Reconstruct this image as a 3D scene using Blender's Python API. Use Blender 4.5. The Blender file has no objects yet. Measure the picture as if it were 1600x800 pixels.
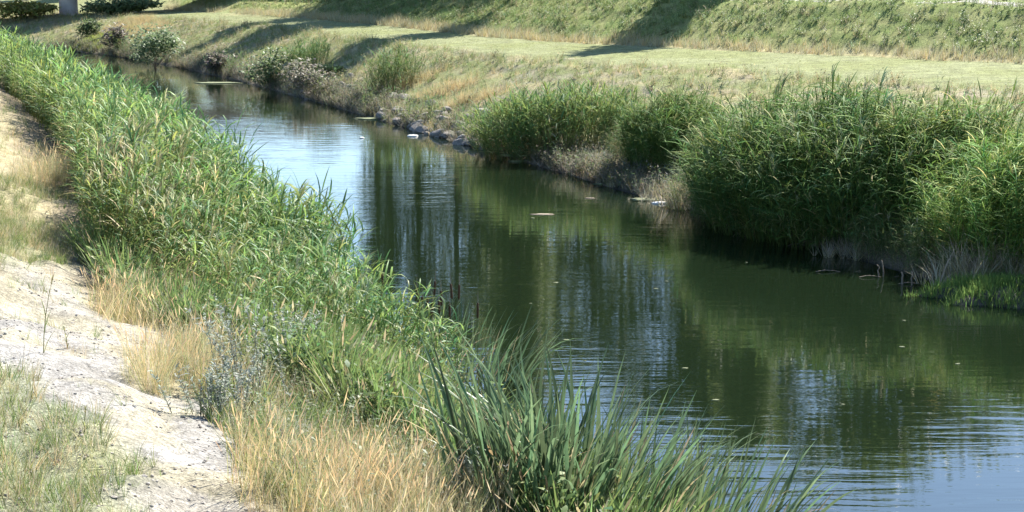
import bpy, math, random
import numpy as np
from mathutils import Vector, Matrix, Euler

# ------------------------------------------------------------------ camera, sky, sun
scene = bpy.context.scene
COL = scene.collection
CAM_H = 5.6
F_PX = 2667.0                       # focal length in pixels of a 1600 px wide picture
PITCH = math.atan(450.0 / F_PX)     # horizon 450 px above the picture centre
cam_d = bpy.data.cameras.new("camera")
cam_d.sensor_width = 36.0
cam_d.lens = 36.0 * F_PX / 1600.0
cam_d.clip_start = 0.1
cam_d.clip_end = 6000.0
cam = bpy.data.objects.new("camera", cam_d)
COL.objects.link(cam)
cam.location = (0, 0, CAM_H)
cam.rotation_euler = (math.pi / 2 - PITCH, 0, 0)
scene.camera = cam

SUN_AZ, SUN_EL = math.radians(31), math.radians(44)
sun_dir = Vector((math.sin(SUN_AZ) * math.cos(SUN_EL), math.cos(SUN_AZ) * math.cos(SUN_EL), math.sin(SUN_EL)))
world = bpy.data.worlds.new("World")
scene.world = world
world.use_nodes = True
wn = world.node_tree
sky = wn.nodes.new("ShaderNodeTexSky")
sky.sky_type = 'NISHITA'
sky.sun_disc = False
sky.sun_elevation = SUN_EL
sky.sun_rotation = SUN_AZ
sky.air_density = 1.0
sky.dust_density = 0.35
sky.ozone_density = 4.0
wn.links.new(sky.outputs[0], wn.nodes["Background"].inputs[0])
wn.nodes["Background"].inputs[1].default_value = 0.09
sl = bpy.data.lights.new("sun", 'SUN')
sl.energy = 5.0
sl.angle = math.radians(0.6)
sl.color = (1.0, 0.95, 0.86)
so = bpy.data.objects.new("sun", sl)
COL.objects.link(so)
so.location = (40, 30, 60)
so.rotation_euler = sun_dir.to_track_quat('Z', 'Y').to_euler()
vs = scene.view_settings
vs.view_transform = 'Standard'
vs.look = 'None'
vs.gamma = 1.0
vs.exposure = 1.65

# ------------------------------------------------------------------ helpers
RNG = np.random.default_rng(7)
random.seed(7)


def hash2(ix, iy, seed):
    h = (ix.astype(np.int64) * 374761393 + iy.astype(np.int64) * 668265263 + seed * 974634777) & 0x7fffffff
    h = ((h ^ (h >> 13)) * 1274126177) & 0x7fffffff
    h = h ^ (h >> 16)
    return (h & 0xffff) / 65535.0


def vnoise(x, y, seed=0):
    ix, iy = np.floor(x), np.floor(y)
    fx, fy = x - ix, y - iy
    fx, fy = fx * fx * (3 - 2 * fx), fy * fy * (3 - 2 * fy)
    a, b = hash2(ix, iy, seed), hash2(ix + 1, iy, seed)
    c, d = hash2(ix, iy + 1, seed), hash2(ix + 1, iy + 1, seed)
    return (a * (1 - fx) + b * fx) * (1 - fy) + (c * (1 - fx) + d * fx) * fy


def fbm(x, y, seed=0, octs=4):
    s, a, t = 0, 1.0, 0
    for o in range(octs):
        s = s + a * vnoise(x * 2 ** o, y * 2 ** o, seed + o * 17)
        t += a
        a *= 0.5
    return s / t


def sstep(a, b, x):
    t = np.clip((x - a) / (b - a), 0, 1)
    return t * t * (3 - 2 * t)


def pix_dir(u, v):
    c, s = math.cos(PITCH), math.sin(PITCH)
    a, b = (u - 800.0) / F_PX, (v - 400.0) / F_PX
    return np.array([a, c - b * s, -s - b * c])


def project(x, y, z):
    c, s = math.cos(PITCH), math.sin(PITCH)
    dz = z - CAM_H
    f = y * c - dz * s
    up = y * s + dz * c
    f = np.where(f < 0.1, 0.1, f)
    return 800 + F_PX * x / f, 400 - F_PX * up / f


def spline(pts):
    pts = np.array(sorted(pts), float)
    ys = np.linspace(pts[0, 0], pts[-1, 0], 1200)
    xs = np.interp(ys, pts[:, 0], pts[:, 1])
    k = np.hanning(61)
    k /= k.sum()
    pad = np.concatenate([xs[0] - (xs[1] - xs[0]) * np.arange(30, 0, -1), xs,
                          xs[-1] + (xs[-1] - xs[-2]) * np.arange(1, 31)])
    xs = np.convolve(pad, k, 'valid')
    return lambda y: np.interp(y, ys, xs)


# lines that run along the river: x as a function of y
water_right = spline([(-60, 41), (0, 18.8), (20, 11.4), (28.2, 8.5), (40, 4.0), (53.3, -1.0), (68, -6.6), (83, -12.4), (100, -20),
                      (114, -27.5), (120, -34), (125, -45), (135, -75), (160, -170), (260, -500)])
water_left = spline([(-60, 30), (0, 7.9), (15, 2.4), (17.6, 1.3), (20, -0.5), (22.5, -2.1), (26, -3.2), (30, -4.6), (43.6, -9.2), (71, -19.1), (82, -23.2), (95, -28.8), (105, -35), (113, -46),
                     (122, -75), (145, -165), (240, -500)])
berm_edge = spline([(-60, 70), (10, 34), (28, 25), (40, 19.5), (49, 14.7), (57.4, 8.6), (64, 2.6), (77, -4.6), (95.4, -11.0),
                    (109, -17), (120, -24), (135, -34), (200, -70), (300, -120)])
dike_foot = spline([(-60, 84), (10, 50), (28, 40), (45, 28.5), (60, 15.8), (70, 6.5), (80, -0.3), (97, -6.6),
                    (109, -12), (120, -18), (135, -27), (200, -62), (300, -112)])


def terrain(x, y):
    x, y = np.asarray(x, float), np.asarray(y, float)
    xl, xr, xb, xf = water_left(y), water_right(y), berm_edge(y), dike_foot(y)
    xf = np.maximum(xf, xb + 1.5)
    # left bank
    wob = (fbm(x * 0.25, y * 0.25, 3) - 0.5) * 1.2
    dl = (xl - x) * 0.94
    zl = np.interp(dl + wob * sstep(0.5, 3, dl), [-2.5, -0.6, 0, 1, 2.5, 4, 6, 8, 12, 20, 60], [-1.0, -0.5, 0.02, 0.35, 0.9, 1.4, 2.05, 2.5, 3.0, 3.3, 3.4])
    # little scarps in the gravel that run down the bank
    ph = dl * 0.95 + y * 0.30 + (fbm(x * 0.5, y * 0.5, 31) - 0.5) * 1.8
    saw = ph / 1.6 - np.floor(ph / 1.6)
    step = np.where(saw < 0.88, saw / 0.88, (1 - saw) / 0.12)
    zl = zl + 0.07 * (step - 0.5) * sstep(3.2, 4.2, dl) * sstep(60, 20, y)
    # right bank
    t = x - xr
    zr = np.full_like(x, 0.0)
    w = np.maximum(xb - xr, 1.2)
    bank = np.interp(t / w, [0, 0.08, 0.3, 0.8, 1.0], [0.02, 0.3, 0.8, 1.95, 2.2])
    bank = np.where(t < 0, np.interp(t, [-2.5, -0.6, 0], [-1.0, -0.5, 0.02]), bank)
    tb = (x - xb) / np.maximum(xf - xb, 0.5)
    flat = 2.2 + 0.22 * np.clip(tb, 0, 1)
    td = x - xf
    dike = np.interp(td, [0, 0.4, 5.0, 5.9, 9.0, 16, 40], [2.42, 2.5, 4.1, 4.3, 4.28, 2.4, 2.2])
    zr = np.where(x < xb, bank, np.where(x < xf, flat, dike))
    z = np.where(x < (xl + xr) / 2, zl, zr)
    rough = (fbm(x * 0.55, y * 0.55, 5) - 0.5) * 0.35 + (fbm(x * 2.2, y * 2.2, 9, 3) - 0.5) * 0.14
    land = np.clip(np.maximum((xl - x) / 1.5, (x - xr) / 1.5), 0, 1)
    mown = np.where((x > xb + 0.3) & (x < xf - 0.3), 0.22, 1.0)
    z = z + rough * land * mown
    return z


def th(x, y):
    return float(terrain(np.array([x]), np.array([y]))[0])


def hit(u, v, zmin=0.0):
    d = pix_dir(u, v)
    t = np.arange(4.0, 320.0, 0.04)
    x, y, z = d[0] * t, d[1] * t, CAM_H + d[2] * t
    g = np.maximum(terrain(x, y), zmin)
    k = np.argmax(z <= g)
    return x[k], y[k], g[k]


def water_at(u, v):
    d = pix_dir(u, v)
    t = CAM_H / -d[2]
    return d[0] * t, d[1] * t


# ------------------------------------------------------------------ objects
def mesh_np(name, verts, quads=None, tris=None, cols=None, smooth=False):
    me = bpy.data.meshes.new(name)
    verts = np.asarray(verts, np.float32)
    nq = 0 if quads is None else len(quads)
    nt = 0 if tris is None else len(tris)
    me.vertices.add(len(verts))
    me.vertices.foreach_set("co", verts.ravel())
    loops = []
    if nq:
        loops.append(np.asarray(quads, np.int32).ravel())
    if nt:
        loops.append(np.asarray(tris, np.int32).ravel())
    loops = np.concatenate(loops)
    me.loops.add(len(loops))
    me.loops.foreach_set("vertex_index", loops)
    me.polygons.add(nq + nt)
    starts = np.concatenate([np.arange(nq) * 4, nq * 4 + np.arange(nt) * 3]).astype(np.int32)
    me.polygons.foreach_set("loop_start", starts)
    if smooth:
        me.polygons.foreach_set("use_smooth", np.ones(nq + nt, bool))
    me.update(calc_edges=True)
    if cols is not None:
        at = me.color_attributes.new("Col", 'FLOAT_COLOR', 'POINT')
        c4 = np.ones((len(verts), 4), np.float32)
        c4[:, :3] = cols
        at.data.foreach_set("color", c4.ravel())
    return me


def link(name, me, mat=None, parent=None, label=None, cat=None, group=None, kind=None):
    o = bpy.data.objects.new(name, me)
    COL.objects.link(o)
    if mat is not None and me is not None and len(me.materials) == 0:
        me.materials.append(mat)
    if parent is not None:
        o.parent = parent
    for k, val in (("label", label), ("category", cat), ("group", group), ("kind", kind)):
        if val:
            o[k] = val
    return o


def empty(name, loc, label, cat, group=None, rz=0.0):
    o = link(name, None, label=label, cat=cat, group=group)
    o.location = loc
    o.rotation_euler = (0, 0, rz)
    o.empty_display_size = 0.2
    return o


# ------------------------------------------------------------------ materials
def new_mat(name):
    m = bpy.data.materials.new(name)
    m.use_nodes = True
    nt = m.node_tree
    nt.nodes.clear()
    out = nt.nodes.new("ShaderNodeOutputMaterial")
    return m, nt, out


def N(nt, t, **kw):
    n = nt.nodes.new(t)
    for k, v in kw.items():
        if k.startswith("i_"):
            n.inputs[k[2:].replace("_", " ")].default_value = v
        else:
            setattr(n, k, v)
    return n


def leaf_mat(name, trans=0.35, rough=0.5, attr=True, color=(0.1, 0.15, 0.04), rand=0.25, spec=0.2):
    m, nt, out = new_mat(name)
    if attr:
        c = N(nt, "ShaderNodeVertexColor", layer_name="Col").outputs[0]
    else:
        oi = N(nt, "ShaderNodeObjectInfo")
        hs = N(nt, "ShaderNodeHueSaturation")
        hs.inputs["Color"].default_value = (*color, 1)
        mr = N(nt, "ShaderNodeMapRange", i_From_Min=0.0, i_From_Max=1.0)
        mr.inputs["To Min"].default_value = 1 - rand
        mr.inputs["To Max"].default_value = 1 + rand * 1.3
        nt.links.new(oi.outputs["Random"], mr.inputs["Value"])
        nt.links.new(mr.outputs[0], hs.inputs["Value"])
        mh = N(nt, "ShaderNodeMath", operation='MULTIPLY_ADD')
        frac = N(nt, "ShaderNodeMath", operation='MULTIPLY')
        frac.inputs[1].default_value = 7.31
        fr2 = N(nt, "ShaderNodeMath", operation='FRACT')
        nt.links.new(oi.outputs["Random"], frac.inputs[0])
        nt.links.new(frac.outputs[0], fr2.inputs[0])
        nt.links.new(fr2.outputs[0], mh.inputs[0])
        mh.inputs[1].default_value = 0.06
        mh.inputs[2].default_value = 0.465
        nt.links.new(mh.outputs[0], hs.inputs["Hue"])
        geo = N(nt, "ShaderNodeNewGeometry")
        nz = N(nt, "ShaderNodeTexNoise", i_Scale=9.0, i_Detail=3.0)
        nt.links.new(geo.outputs["Position"], nz.inputs["Vector"])
        mx = N(nt, "ShaderNodeMix", data_type='RGBA', blend_type='MULTIPLY')
        mx.inputs[0].default_value = 0.6
        ramp = N(nt, "ShaderNodeMapRange", i_From_Min=0.3, i_From_Max=0.7)
        ramp.inputs["To Min"].default_value = 0.55
        ramp.inputs["To Max"].default_value = 1.3
        nt.links.new(nz.outputs[0], ramp.inputs["Value"])
        nt.links.new(hs.outputs[0], mx.inputs[6])
        nt.links.new(ramp.outputs[0], mx.inputs[7])
        c = mx.outputs[2]
    p = N(nt, "ShaderNodeBsdfPrincipled", i_Roughness=rough)
    p.inputs["Specular IOR Level"].default_value = spec
    nt.links.new(c, p.inputs["Base Color"])
    tr = N(nt, "ShaderNodeBsdfTranslucent")
    g = N(nt, "ShaderNodeGamma")
    g.inputs[1].default_value = 0.85
    nt.links.new(c, g.inputs[0])
    nt.links.new(g.outputs[0], tr.inputs[0])
    ms = N(nt, "ShaderNodeMixShader")
    ms.inputs[0].default_value = trans
    nt.links.new(p.outputs[0], ms.inputs[1])
    nt.links.new(tr.outputs[0], ms.inputs[2])
    nt.links.new(ms.outputs[0], out.inputs[0])
    return m


def solid_mat(name, color, rough=0.9, noise_scale=12.0, contrast=0.5, bump=0.3, color2=None):
    m, nt, out = new_mat(name)
    geo = N(nt, "ShaderNodeTexCoord")
    nz = N(nt, "ShaderNodeTexNoise", i_Scale=noise_scale, i_Detail=6.0, i_Roughness=0.65)
    nt.links.new(geo.outputs["Object"], nz.inputs["Vector"])
    cr = N(nt, "ShaderNodeValToRGB")
    c2 = color2 or tuple(c * (1 - contrast) for c in color)
    cr.color_ramp.elements[0].position = 0.32
    cr.color_ramp.elements[0].color = (*c2, 1)
    cr.color_ramp.elements[1].position = 0.68
    cr.color_ramp.elements[1].color = (*color, 1)
    nt.links.new(nz.outputs[0], cr.inputs[0])
    p = N(nt, "ShaderNodeBsdfPrincipled", i_Roughness=rough)
    p.inputs["Specular IOR Level"].default_value = 0.25
    nt.links.new(cr.outputs[0], p.inputs["Base Color"])
    b = N(nt, "ShaderNodeBump", i_Strength=bump, i_Distance=0.02)
    nt.links.new(nz.outputs[0], b.inputs["Height"])
    nt.links.new(b.outputs[0], p.inputs["Normal"])
    nt.links.new(p.outputs[0], out.inputs[0])
    return m


def ground_mat():
    m, nt, out = new_mat("ground_material")
    vc = N(nt, "ShaderNodeVertexColor", layer_name="Col")
    tc = N(nt, "ShaderNodeTexCoord")
    n1 = N(nt, "ShaderNodeTexNoise", i_Scale=14.0, i_Detail=6.0, i_Roughness=0.7)
    n2 = N(nt, "ShaderNodeTexNoise", i_Scale=1.7, i_Detail=5.0, i_Roughness=0.6)
    vo = N(nt, "ShaderNodeTexVoronoi", i_Scale=26.0)
    for n in (n1, n2, vo):
        nt.links.new(tc.outputs["Object"], n.inputs["Vector"])
    r1 = N(nt, "ShaderNodeMapRange", i_From_Min=0.3, i_From_Max=0.7)
    r1.inputs["To Min"].default_value = 0.5
    r1.inputs["To Max"].default_value = 1.45
    nt.links.new(n1.outputs[0], r1.inputs["Value"])
    r2 = N(nt, "ShaderNodeMapRange", i_From_Min=0.3, i_From_Max=0.7)
    r2.inputs["To Min"].default_value = 0.68
    r2.inputs["To Max"].default_value = 1.28
    nt.links.new(n2.outputs[0], r2.inputs["Value"])
    mu = N(nt, "ShaderNodeMath", operation='MULTIPLY')
    nt.links.new(r1.outputs[0], mu.inputs[0])
    nt.links.new(r2.outputs[0], mu.inputs[1])
    mx = N(nt, "ShaderNodeMix", data_type='RGBA', blend_type='MULTIPLY')
    mx.inputs[0].default_value = 1.0
    nt.links.new(vc.outputs[0], mx.inputs[6])
    nt.links.new(mu.outputs[0], mx.inputs[7])
    n4 = N(nt, "ShaderNodeTexNoise", i_Scale=55.0, i_Detail=3.0, i_Roughness=0.7)
    nt.links.new(tc.outputs["Object"], n4.inputs["Vector"])
    r4 = N(nt, "ShaderNodeMapRange", i_From_Min=0.35, i_From_Max=0.65)
    r4.inputs["To Min"].default_value = 0.6
    r4.inputs["To Max"].default_value = 1.3
    nt.links.new(n4.outputs[0], r4.inputs["Value"])
    mx2 = N(nt, "ShaderNodeMix", data_type='RGBA', blend_type='MULTIPLY')
    mx2.inputs[0].default_value = 1.0
    nt.links.new(mx.outputs[2], mx2.inputs[6])
    nt.links.new(r4.outputs[0], mx2.inputs[7])
    mx = mx2
    p = N(nt, "ShaderNodeBsdfPrincipled", i_Roughness=0.95)
    p.inputs["Specular IOR Level"].default_value = 0.1
    nt.links.new(mx.outputs[2], p.inputs["Base Color"])
    b1 = N(nt, "ShaderNodeBump", i_Strength=0.6, i_Distance=0.05)
    nt.links.new(n1.outputs[0], b1.inputs["Height"])
    b2 = N(nt, "ShaderNodeBump", i_Strength=0.35, i_Distance=0.03)
    nt.links.new(vo.outputs["Distance"], b2.inputs["Height"])
    nt.links.new(b1.outputs[0], b2.inputs["Normal"])
    nt.links.new(b2.outputs[0], p.inputs["Normal"])
    nt.links.new(p.outputs[0], out.inputs[0])
    return m


def water_mat():
    m, nt, out = new_mat("river_water")
    tc = N(nt, "ShaderNodeTexCoord")
    mp = N(nt, "ShaderNodeMapping")
    mp.inputs["Rotation"].default_value = (0, 0, math.radians(-12))
    mp.inputs["Scale"].default_value = (0.30, 1.6, 1)
    nt.links.new(tc.outputs["Object"], mp.inputs["Vector"])
    n1 = N(nt, "ShaderNodeTexNoise", i_Scale=2.0, i_Detail=2.0, i_Roughness=0.5, i_Distortion=0.4)
    n2 = N(nt, "ShaderNodeTexNoise", i_Scale=8.0, i_Detail=2.0, i_Roughness=0.5)
    n3 = N(nt, "ShaderNodeTexNoise", i_Scale=0.16, i_Detail=3.0, i_Roughness=0.6)
    nt.links.new(mp.outputs[0], n1.inputs["Vector"])
    nt.links.new(mp.outputs[0], n2.inputs["Vector"])
    nt.links.new(tc.outputs["Object"], n3.inputs["Vector"])
    wind = N(nt, "ShaderNodeMapRange", i_From_Min=0.4, i_From_Max=0.62)
    wind.inputs["To Min"].default_value = 0.25
    wind.inputs["To Max"].default_value = 1.0
    nt.links.new(n3.outputs[0], wind.inputs["Value"])
    p = N(nt, "ShaderNodeBsdfPrincipled", i_Roughness=0.02, i_IOR=1.65)
    p.inputs["Base Color"].default_value = (0.007, 0.013, 0.006, 1)
    b1 = N(nt, "ShaderNodeBump", i_Distance=0.008)
    b2 = N(nt, "ShaderNodeBump", i_Distance=0.0016)
    nt.links.new(wind.outputs[0], b1.inputs["Strength"])
    nt.links.new(wind.outputs[0], b2.inputs["Strength"])
    nt.links.new(n1.outputs[0], b1.inputs["Height"])
    nt.links.new(n2.outputs[0], b2.inputs["Height"])
    nt.links.new(b1.outputs[0], b2.inputs["Normal"])
    nt.links.new(b2.outputs[0], p.inputs["Normal"])
    nt.links.new(p.outputs[0], out.inputs[0])
    return m


M_LEAF = leaf_mat("reed_leaf", 0.46)
M_LEAF_THICK = leaf_mat("far_reed_leaf", 0.3, 0.65, spec=0.08)
M_DRY = leaf_mat("dry_grass", 0.4, 0.7)
M_CATTAIL = leaf_mat("cattail_leaf", 0.3, 0.4, False, (0.095, 0.155, 0.070), 0.5)
M_CATDEAD = leaf_mat("cattail_dead_leaf", 0.25, 0.7, False, (0.42, 0.33, 0.18), 0.3)
M_REEDSINGLE = leaf_mat("tall_reed_leaf", 0.4, 0.5, False, (0.07, 0.15, 0.04), 0.35)
M_STALK = solid_mat("green_stalk", (0.13, 0.19, 0.06), 0.6, 6, 0.3, 0.1)
M_HEAD = solid_mat("cattail_brown", (0.10, 0.055, 0.03), 0.95, 40, 0.4, 0.5)
M_TWIG = solid_mat("dead_twig", (0.27, 0.22, 0.16), 0.9, 20, 0.45, 0.3)
M_ROCK = solid_mat("grey_rock", (0.31, 0.28, 0.245), 0.9, 5, 0.55, 0.8)
M_STONE = solid_mat("pale_stone", (0.52, 0.47, 0.41), 0.9, 9, 0.4, 0.6)
M_CONCRETE = solid_mat("bridge_concrete", (0.50, 0.47, 0.45), 0.85, 1.6, 0.25, 0.3)
M_DECK = solid_mat("bridge_deck_concrete", (0.48, 0.36, 0.33), 0.85, 0.8, 0.25, 0.3)
M_BARK = solid_mat("tree_bark", (0.13, 0.105, 0.08), 0.95, 8, 0.5, 0.8)
M_WHITE = solid_mat("pale_litter", (0.78, 0.76, 0.70), 0.7, 14, 0.25, 0.3)
M_MUD = solid_mat("wet_mud", (0.085, 0.075, 0.055), 0.55, 7, 0.45, 0.6)
M_GROUND = ground_mat()
M_WATER = water_mat()

# ------------------------------------------------------------------ ground
GREENISH = np.array([0.12, 0.15, 0.045])
MOWN = np.array([0.185, 0.202, 0.086])
DRYG = np.array([0.27, 0.235, 0.13])
ORANGE = np.array([0.38, 0.29, 0.15])
GRAVEL = np.array([0.258, 0.240, 0.205])
EARTH = np.array([0.20, 0.165, 0.11])


def lerp(a, b, t):
    return a * (1 - t[:, None]) + b * t[:, None]


def patch_mask(x, y, spots, seed, soft=0.35):
    """noisy blobs on the ground: spots of (x, y, rx, ry)"""
    m = np.zeros_like(x)
    n = fbm(x * 0.9, y * 0.9, seed) - 0.5
    for cx, cy, rx, ry in spots:
        d = np.sqrt(((x - cx) / rx) ** 2 + ((y - cy) / ry) ** 2) + n * 0.9
        m = np.maximum(m, sstep(1 + soft, 1 - soft, d))
    return m


def spot(u, v, rx, ry):
    x, y, z = hit(u, v)
    return (x, y, rx, ry)


GOLD = [spot(275, 500, 0.75, 2.6), spot(285, 600, 0.5, 1.4), spot(540, 800, 0.75, 1.7), spot(640, 800, 0.7, 1.3), spot(470, 760, 0.5, 1.2),
        spot(250, 440, 0.5, 2.4), spot(112, 280, 0.5, 3.0)]
GRASS_L = [spot(0, 660, 0.7, 1.0), spot(30, 740, 0.75, 1.2), spot(-40, 600, 0.5, 1.0), spot(110, 800, 0.5, 0.6), spot(20, 375, 0.9, 3.2),
           spot(10, 300, 0.7, 4.0), spot(-60, 350, 1.0, 4.0)]
ORANGE_R = [spot(640, 130, 1.2, 0.7), spot(690, 143, 1.1, 0.7), spot(735, 156, 0.9, 0.6), spot(200, 40, 1.6, 2.0), spot(225, 52, 1.4, 1.8)]


def ground_color(x, y, z):
    xl, xr, xb, xf = water_left(y), water_right(y), berm_edge(y), dike_foot(y)
    xf = np.maximum(xf, xb + 1.5)
    n1 = fbm(x * 0.35, y * 0.35, 41)
    n2 = fbm(x * 1.3, y * 1.3, 52)
    n3 = fbm(x * 0.9, y * 3.0, 63)
    dl = (xl - x) * 0.94
    # left bank
    c = np.tile(GRAVEL, (len(x), 1))
    c = lerp(c, np.tile(np.array([0.268, 0.256, 0.236]), (len(x), 1)), sstep(0.45, 0.6, n1))
    c = lerp(c, np.tile(DRYG * 1.25, (len(x), 1)), 0.35 * sstep(0.50, 0.62, n2))
    c = lerp(c, np.tile(GREENISH * 1.3, (len(x), 1)), 0.45 * patch_mask(x, y, GRASS_L, 71))
    c = lerp(c, np.tile(DRYG, (len(x), 1)), 0.8 * patch_mask(x, y, GOLD, 72))
    c = lerp(c, np.tile(DRYG * 1.1, (len(x), 1)), 0.8 * sstep(19, 30, y))
    edge = 2.9 + (n1 - 0.5) * 1.8
    c = lerp(c, np.tile(EARTH, (len(x), 1)), sstep(edge + 0.5, edge - 0.2, dl))
    # right side
    r = np.tile(DRYG, (len(x), 1))
    r = lerp(r, np.tile(MOWN * 1.05, (len(x), 1)), sstep(0.34, 0.52, n2))
    r = lerp(r, np.tile(np.array([0.27, 0.23, 0.19]), (len(x), 1)), 0.5 * sstep(0.53, 0.63, n3))
    r = lerp(r, np.tile(ORANGE, (len(x), 1)), 0.8 * patch_mask(x, y, ORANGE_R, 73))
    w = np.maximum(xb - xr, 1.2)
    tt = (x - xr) / w
    r = lerp(r, np.tile(EARTH, (len(x), 1)), sstep(0.25, 0.02, tt))
    m = sstep(-0.8, 0.4, x - xb + (n2 - 0.5) * 1.6)
    mow = lerp(np.tile(MOWN, (len(x), 1)), np.tile(np.array([0.205, 0.22, 0.11]), (len(x), 1)), sstep(0.4, 0.6, n1))
    r = lerp(r, mow, m)
    foot = sstep(-0.9, -0.2, x - xf + (n2 - 0.5) * 0.8)
    r = lerp(r, np.tile(DRYG * 1.1, (len(x), 1)), foot * 0.8)
    dk = lerp(np.tile(GREENISH * 1.25, (len(x), 1)), np.tile(np.array([0.21, 0.22, 0.085]), (len(x), 1)), sstep(0.42, 0.62, n2))
    r = lerp(r, dk, sstep(0.2, 1.2, x - xf + (n1 - 0.5) * 1.5))
    r = lerp(r, np.tile(np.array([0.36, 0.34, 0.32]), (len(x), 1)), sstep(6.2, 6.6, x - xf) * sstep(8.9, 8.4, x - xf))
    c = np.where((x < (xl + xr) / 2)[:, None], c, r)
    bed = (z < 0.03)
    c[bed] = (0.06, 0.055, 0.04)
    return c


def build_ground():
    ys = np.concatenate([np.linspace(-60, 4, 14), np.geomspace(4.4, 130, 370), np.geomspace(134, 3000, 34)])
    cu = np.concatenate([-np.geomspace(2600, 22, 16), np.linspace(-20, -1.2, 150), np.linspace(-1.1, 11.5, 60),
                         np.linspace(11.7, 42, 150), np.geomspace(44, 2600, 18)])
    Y, Cc = np.meshgrid(ys, cu, indexing='ij')
    base = np.where(Y < 118, water_left(Y), water_left(118.0) - (Y - 118) * 0.2)
    X = base + Cc
    x, y = X.ravel(), Y.ravel()
    z = terrain(x, y)
    nr, nc = len(ys), len(cu)
    idx = np.arange(nr * nc).reshape(nr, nc)
    q = np.stack([idx[:-1, :-1], idx[:-1, 1:], idx[1:, 1:], idx[1:, :-1]], -1).reshape(-1, 4)
    cols = ground_color(x, y, z)
    me = mesh_np("ground", np.stack([x, y, z], 1), quads=q, cols=cols, smooth=True)
    link("ground", me, M_GROUND, kind="structure")


build_ground()

# river surface
ys = np.concatenate([np.linspace(-60, 112, 130)])
xa, xb_ = water_left(ys) - 0.9, water_right(ys) + 0.9
yy = np.linspace(113, 230, 60)
xa2, xb2 = water_left(yy) - 1.5, water_right(yy) + 1.0
v = np.concatenate([np.stack([np.concatenate([xa, xa2]), np.concatenate([ys, yy]), np.zeros(190)], 1),
                    np.stack([np.concatenate([xb_, xb2]), np.concatenate([ys, yy]), np.zeros(190)], 1)])
i = np.arange(189)
link("river", mesh_np("river", v, quads=np.stack([i, i + 190, i + 191, i + 1], 1)), M_WATER, kind="structure")


# ------------------------------------------------------------------ plant templates
class Tpl:
    def __init__(s):
        s.v, s.q, s.t, s.c = [], [], [], []

    def ribbon(s, pts, widths, side, col):
        """ribbon that tapers to a point; side = horizontal direction of its width"""
        b = len(s.v)
        n = len(pts)
        for k in range(n - 1):
            s.v += [pts[k] - side * widths[k] * 0.5, pts[k] + side * widths[k] * 0.5]
            s.c += [col, col]
        s.v.append(pts[-1])
        s.c.append(col)
        for k in range(n - 2):
            s.q.append((b + 2 * k, b + 2 * k + 1, b + 2 * k + 3, b + 2 * k + 2))
        s.t.append((b + 2 * (n - 2), b + 2 * (n - 2) + 1, b + 2 * (n - 1)))

    def tube(s, pts, radii, col, sides=3):
        b = len(s.v)
        for k, p in enumerate(pts):
            for j in range(sides):
                a = 2 * math.pi * j / sides
                s.v.append(p + np.array([math.cos(a), math.sin(a), 0]) * radii[k])
                s.c.append(col)
        for k in range(len(pts) - 1):
            for j in range(sides):
                j2 = (j + 1) % sides
                s.q.append((b + k * sides + j, b + k * sides + j2, b + (k + 1) * sides + j2, b + (k + 1) * sides + j))

    def done(s):
        return (np.array(s.v, np.float32).reshape(-1, 3), np.array(s.q, np.int32).reshape(-1, 4), np.array(s.t, np.int32).reshape(-1, 3), np.array(s.c, np.float32).reshape(-1, 3))


def arc(p0, az, el0, el1, length, n):
    """points of an arching leaf, elevation going from el0 to el1"""
    pts = [np.array(p0, float)]
    for k in range(n):
        e = el0 + (el1 - el0) * (k + 0.5) / n
        pts.append(pts[-1] + np.array([math.cos(az) * math.cos(e), math.sin(az) * math.cos(e), math.sin(e)]) * length / n)
    return pts


def jit(rng, c, a=0.25):
    f = 1 + rng.uniform(-a, a)
    return tuple(np.clip(np.array(c) * f * (1 + rng.uniform(-0.08, 0.08, 3)), 0, 1))


G1, G2, G3 = (0.115, 0.185, 0.050), (0.170, 0.220, 0.066), (0.090, 0.160, 0.066)
STRAW, BUFF, PALE = (0.38, 0.32, 0.17), (0.40, 0.36, 0.25), (0.50, 0.46, 0.36)


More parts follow.
